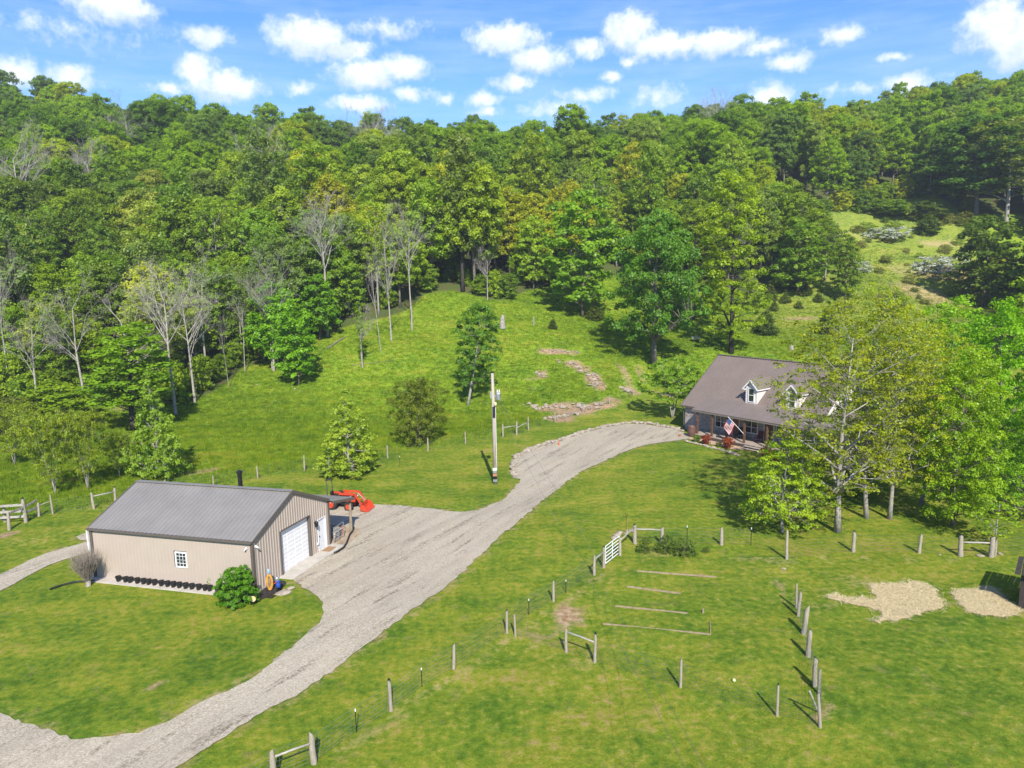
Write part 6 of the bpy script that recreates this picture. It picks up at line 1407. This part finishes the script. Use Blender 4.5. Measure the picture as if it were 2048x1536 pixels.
MB().prism([(-.6, -.3, .45), (.6, -.3, .45), (.7, -.35, .85), (-.7, -.35, .85)], (0, .65, 0)).build('tub', M['steel'], r)
for sx in (-.45, .45): MB().box(sx-.05, sx+.05, -.25, .25, 0, .45).build('leg', M['darkmetal'], r)

# ------------------------------------------------------------------ utility pole and lines
pb = ground(991, 968); ph_ = top_z(pb, 745)
M['polewood'] = mat('pole_wood', (.44, .385, .32), .85, dark=(.27, .23, .185), scale=2.5, bump=.4, bscale=20, stretch=(6, 6, .5))
pole = thing('utility_pole', 'tall pale wooden utility pole with a white transformer standing on the lawn', 'utility pole', pb)
MB().tube([(0, 0, -.1), (-.02, 0, ph_*.5), (-.06, 0, ph_)], [.165, .145, .115], 14).build('pole', M['polewood'], pole, smooth=True)
MB().lathe([(.135, ph_-.02), (.14, ph_+.03), (.05, ph_+.08)], 12, (-.06, 0, 0)).build('cap', M['darkmetal'], pole)
tz = top_z(pb, 792)
tf = MB().lathe([(.16, tz-.32), (.20, tz-.28), (.21, tz+.22), (.19, tz+.27), (.05, tz+.32)], 16, (.38, -.12, 0)).build('transformer', M['steel'], pole)
for k, (x, y) in enumerate(((.30, -.15), (.46, -.10))): MB().lathe([(.03, tz+.3), (.06, tz+.36), (.03, tz+.38), (.06, tz+.44), (.03, tz+.46), (.01, tz+.58)], 10, (x, y, 0)).build('bushing', M['white'], tf)
MB().bar((.05, -.05, tz), (.25, -.1, tz), .08, .12).bar((-.2, -.16, tz-.15), (-.2, -.16, tz+.4), .14, .12, up=(0, 1, 0)).build('bracket', M['steel'], pole)
MB().lathe([(.04, tz-.75), (.12, tz-.72), (.13, tz-.55), (.07, tz-.48)], 12, (.12, -.18, 0)).build('lamp', mat('cream_lamp', (.65, .58, .35), .4), pole)
MB().bar((.0, -.16, tz-1.75), (.0, -.16, tz-.85), .22, .03, up=(0, 1, 0)).build('cable_guard', M['black'], pole)
for k, (z, m_) in enumerate(((.25, 'steel'), (.48, 'darkmetal'), (.72, 'terra'), (.98, 'steel'), (1.2, 'white'))): MB().bar((-.02, -.18, z), (-.02, -.18, z+.19), .34-.05*(k % 2), .07, up=(0, 1, 0)).build('meter_box', M[m_], pole)
MB().tube([(.13, -.06, 1.3), (.14, -.05, tz-.6)], .022, 6).build('conduit', M['white'], pole)
top = pb+Vector((.2, 0, tz+.1))
for k, (pxs, lab) in enumerate((([(1035, 890, 52), (1110, 1035, 44), (1170, 1140, 36), (1249, 1304, 26), (1300, 1395, 21), (1372, 1540, 16)], 'left overhead service line running from the pole toward the viewer'), ([(1170, 1075, 40), (1209, 1182, 33), (1271, 1283, 27), (1321, 1377, 22), (1412, 1540, 16.5)], 'right overhead service line running from the pole toward the viewer'))):
    pts_ = [top]; zt_ = top.z
    n_ = len(pxs)
    for i, (px, py, yy) in enumerate(pxs):
        p = at(px, py, yy); pts_.append(p)
    # sample as smooth curve
    out = []
    for i in range(len(pts_)-1):
        p0_, p1x, p2x, p3_ = pts_[max(i-1, 0)], pts_[i], pts_[i+1], pts_[min(i+2, len(pts_)-1)]
        for s_ in range(6):
            t = s_/6; out.append(.5*((2*p1x)+(p2x-p0_)*t+(2*p0_-5*p1x+4*p2x-p3_)*t*t+(3*p1x-p0_-3*p2x+p3_)*t*t*t))
    out.append(pts_[-1]); mb = MB(); mb.tube(out, .007, 4, cap=False); o = mb.build('power_line', M['wire']); tag(o, lab, 'power line')
    print('LINE z', [round(p.z, 1) for p in pts_])
# thin iron bird pole near the gate
b = ground(1252, 1080); r = thing('garden_spinner', 'thin dark iron garden spinner on a rod behind the farm gate rail', 'garden ornament', b); MB().tube([(0, 0, 0), (0, 0, 1.6)], .012, 5).build('rod', M['darkmetal'], r)
for k in range(4): MB().bar((0, 0, 1.6), (.16*cos(k*pi/2+.3), 0, 1.6+.16*sin(k*pi/2+.3)), .05, .015).build('vane', M['darkmetal'], r)
# ------------------------------------------------------------------ grass: real tufts over lawn and pasture
gmat = bpy.data.materials.new('grass_blades'); gmat.use_nodes = True; T = NT(gmat.node_tree); T.n.clear()
pos = T.new('ShaderNodeNewGeometry').outputs['Position']
zz_ = T.new('ShaderNodeMath', {0: 0.0}).outputs[0]; z1_ = T.new('ShaderNodeMath', {0: 1.0}).outputs[0]
def blade_mat(name, lushv):
    m = bpy.data.materials.new(name); m.use_nodes = True; T = NT(m.node_tree); T.n.clear()
    pos = T.new('ShaderNodeNewGeometry').outputs['Position']
    l = T.new('ShaderNodeMath', {0: lushv, 1: 0.0}, operation='ADD').outputs[0]; d = T.new('ShaderNodeMath', {0: 0.0, 1: 0.0}, operation='ADD').outputs[0]
    c, f, v = grass_color(T, pos, {'lush': l, 'dry': d})
    rnd_ = T.new('ShaderNodeObjectInfo').outputs['Random']
    c = T.mix(rnd_, T.mix(1.0, c, (0.65, 0.75, 0.8), 'MULTIPLY'), T.mix(1.0, c, (1.55, 1.32, 1.1), 'MULTIPLY'))
    df = T.new('ShaderNodeBsdfDiffuse', {'Color': c}); tr = T.new('ShaderNodeBsdfTranslucent', {'Color': c}); mx = T.new('ShaderNodeMixShader', {0: .35, 1: df.outputs[0], 2: tr.outputs[0]})
    T.new('ShaderNodeOutputMaterial', {'Surface': mx.outputs[0]}); return m
bpy.data.materials.remove(gmat)
def tuft(seed, n, hgt, rad, w, m):
    rng = np.random.default_rng(seed); V = []; F = []
    for i in range(n):
        a = rng.uniform(0, 6.28); r = rad*sqrt(rng.random()); b = np.array([cos(a)*r, sin(a)*r, -.02]); h = hgt*rng.uniform(.5, 1.1); t = rng.uniform(0, 6.28); ln = rng.uniform(.1, .6)*h
        tip = b+np.array([cos(t)*ln, sin(t)*ln, h]); s = np.array([-sin(t), cos(t), 0])*w; k = len(V); V += [b-s, b+s, tip]; F.append((k, k+1, k+2))
    return np_mesh('tuft', np.array(V), None, m, F3=np.array(F))
gcol = bpy.data.collections.new('lawn_tufts'); mcol = bpy.data.collections.new('meadow_tufts')
bm1, bm2 = blade_mat('lawn_blades', 0.0), blade_mat('meadow_blades', 1.0)
for i in range(3):
    gcol.objects.link(bpy.data.objects.new('lawn_tuft_%d' % i, tuft(i, 26, .065, .16, .006, bm1))); mcol.objects.link(bpy.data.objects.new('meadow_tuft_%d' % i, tuft(i+10, 34, .24, .30, .013, bm2)))
def scatter(name, coll, dens_attr, dens, smin, smax, seed):
    g = bpy.data.node_groups.new(name, 'GeometryNodeTree'); g.interface.new_socket('Geometry', in_out='INPUT', socket_type='NodeSocketGeometry'); g.interface.new_socket('Geometry', in_out='OUTPUT', socket_type='NodeSocketGeometry')
    n = g.nodes; Lk = g.links; go = n.new('NodeGroupOutput'); oi = n.new('GeometryNodeObjectInfo'); oi.inputs[0].default_value = terrain; oi.transform_space = 'RELATIVE'
    na = n.new('GeometryNodeInputNamedAttribute'); na.data_type = 'FLOAT'; na.inputs[0].default_value = dens_attr
    mu = n.new('ShaderNodeMath'); mu.operation = 'MULTIPLY'; mu.inputs[1].default_value = dens; Lk.new(na.outputs[0], mu.inputs[0])
    dp_ = n.new('GeometryNodeDistributePointsOnFaces'); dp_.distribute_method = 'RANDOM'; dp_.inputs['Seed'].default_value = seed; Lk.new(oi.outputs['Geometry'], dp_.inputs['Mesh']); Lk.new(mu.outputs[0], dp_.inputs['Density'])
    ci = n.new('GeometryNodeCollectionInfo'); ci.inputs['Collection'].default_value = coll; ci.inputs['Separate Children'].default_value = True; ci.inputs['Reset Children'].default_value = True
    rv_ = n.new('FunctionNodeRandomValue'); rv_.data_type = 'FLOAT_VECTOR'; rv_.inputs[0].default_value = (-.1, -.1, 0); rv_.inputs[1].default_value = (.1, .1, 6.28)
    rs = n.new('FunctionNodeRandomValue'); rs.data_type = 'FLOAT'; rs.inputs[2].default_value = smin; rs.inputs[3].default_value = smax; rs.inputs['Seed'].default_value = 3
    io = n.new('GeometryNodeInstanceOnPoints'); io.inputs['Pick Instance'].default_value = True
    Lk.new(dp_.outputs['Points'], io.inputs['Points']); Lk.new(ci.outputs[0], io.inputs['Instance']); Lk.new(rv_.outputs[0], io.inputs['Rotation']); Lk.new(rs.outputs[1], io.inputs['Scale'])
    Lk.new(io.outputs[0], go.inputs[0])
    me = bpy.data.meshes.new(name); me.from_pydata([(0, 0, 0)], [], []); o = link(name, me); md = o.modifiers.new('scatter', 'NODES'); md.node_group = g; return o
o = scatter('lawn_grass', gcol, 'gs', 26, .6, 1.35, 1); tag(o, 'short mown grass covering the lawns and the garden', 'grass', kind='stuff')
o = scatter('pasture_grass', mcol, 'gt', 9, .5, 1.5, 2); tag(o, 'taller bright grass covering the pasture and the brush slope', 'grass', kind='stuff')

# ------------------------------------------------------------------ haze over the far hillside
hz = MB().box(-330, 330, -40, 420, -3, 130).build('haze', None); hz.data.materials.clear()
hm = bpy.data.materials.new('haze'); hm.use_nodes = True; T = NT(hm.node_tree); T.n.clear()
pv_ = T.new('ShaderNodeVolumePrincipled', {'Color': (0.86, 0.92, 1.0, 1), 'Density': 0.00028, 'Anisotropy': 0.2})
T.new('ShaderNodeOutputMaterial', {'Volume': pv_.outputs[0]}); hz.data.materials.append(hm); tag(hz, 'thin bluish haze in the air over the hillside', 'haze', kind='stuff')
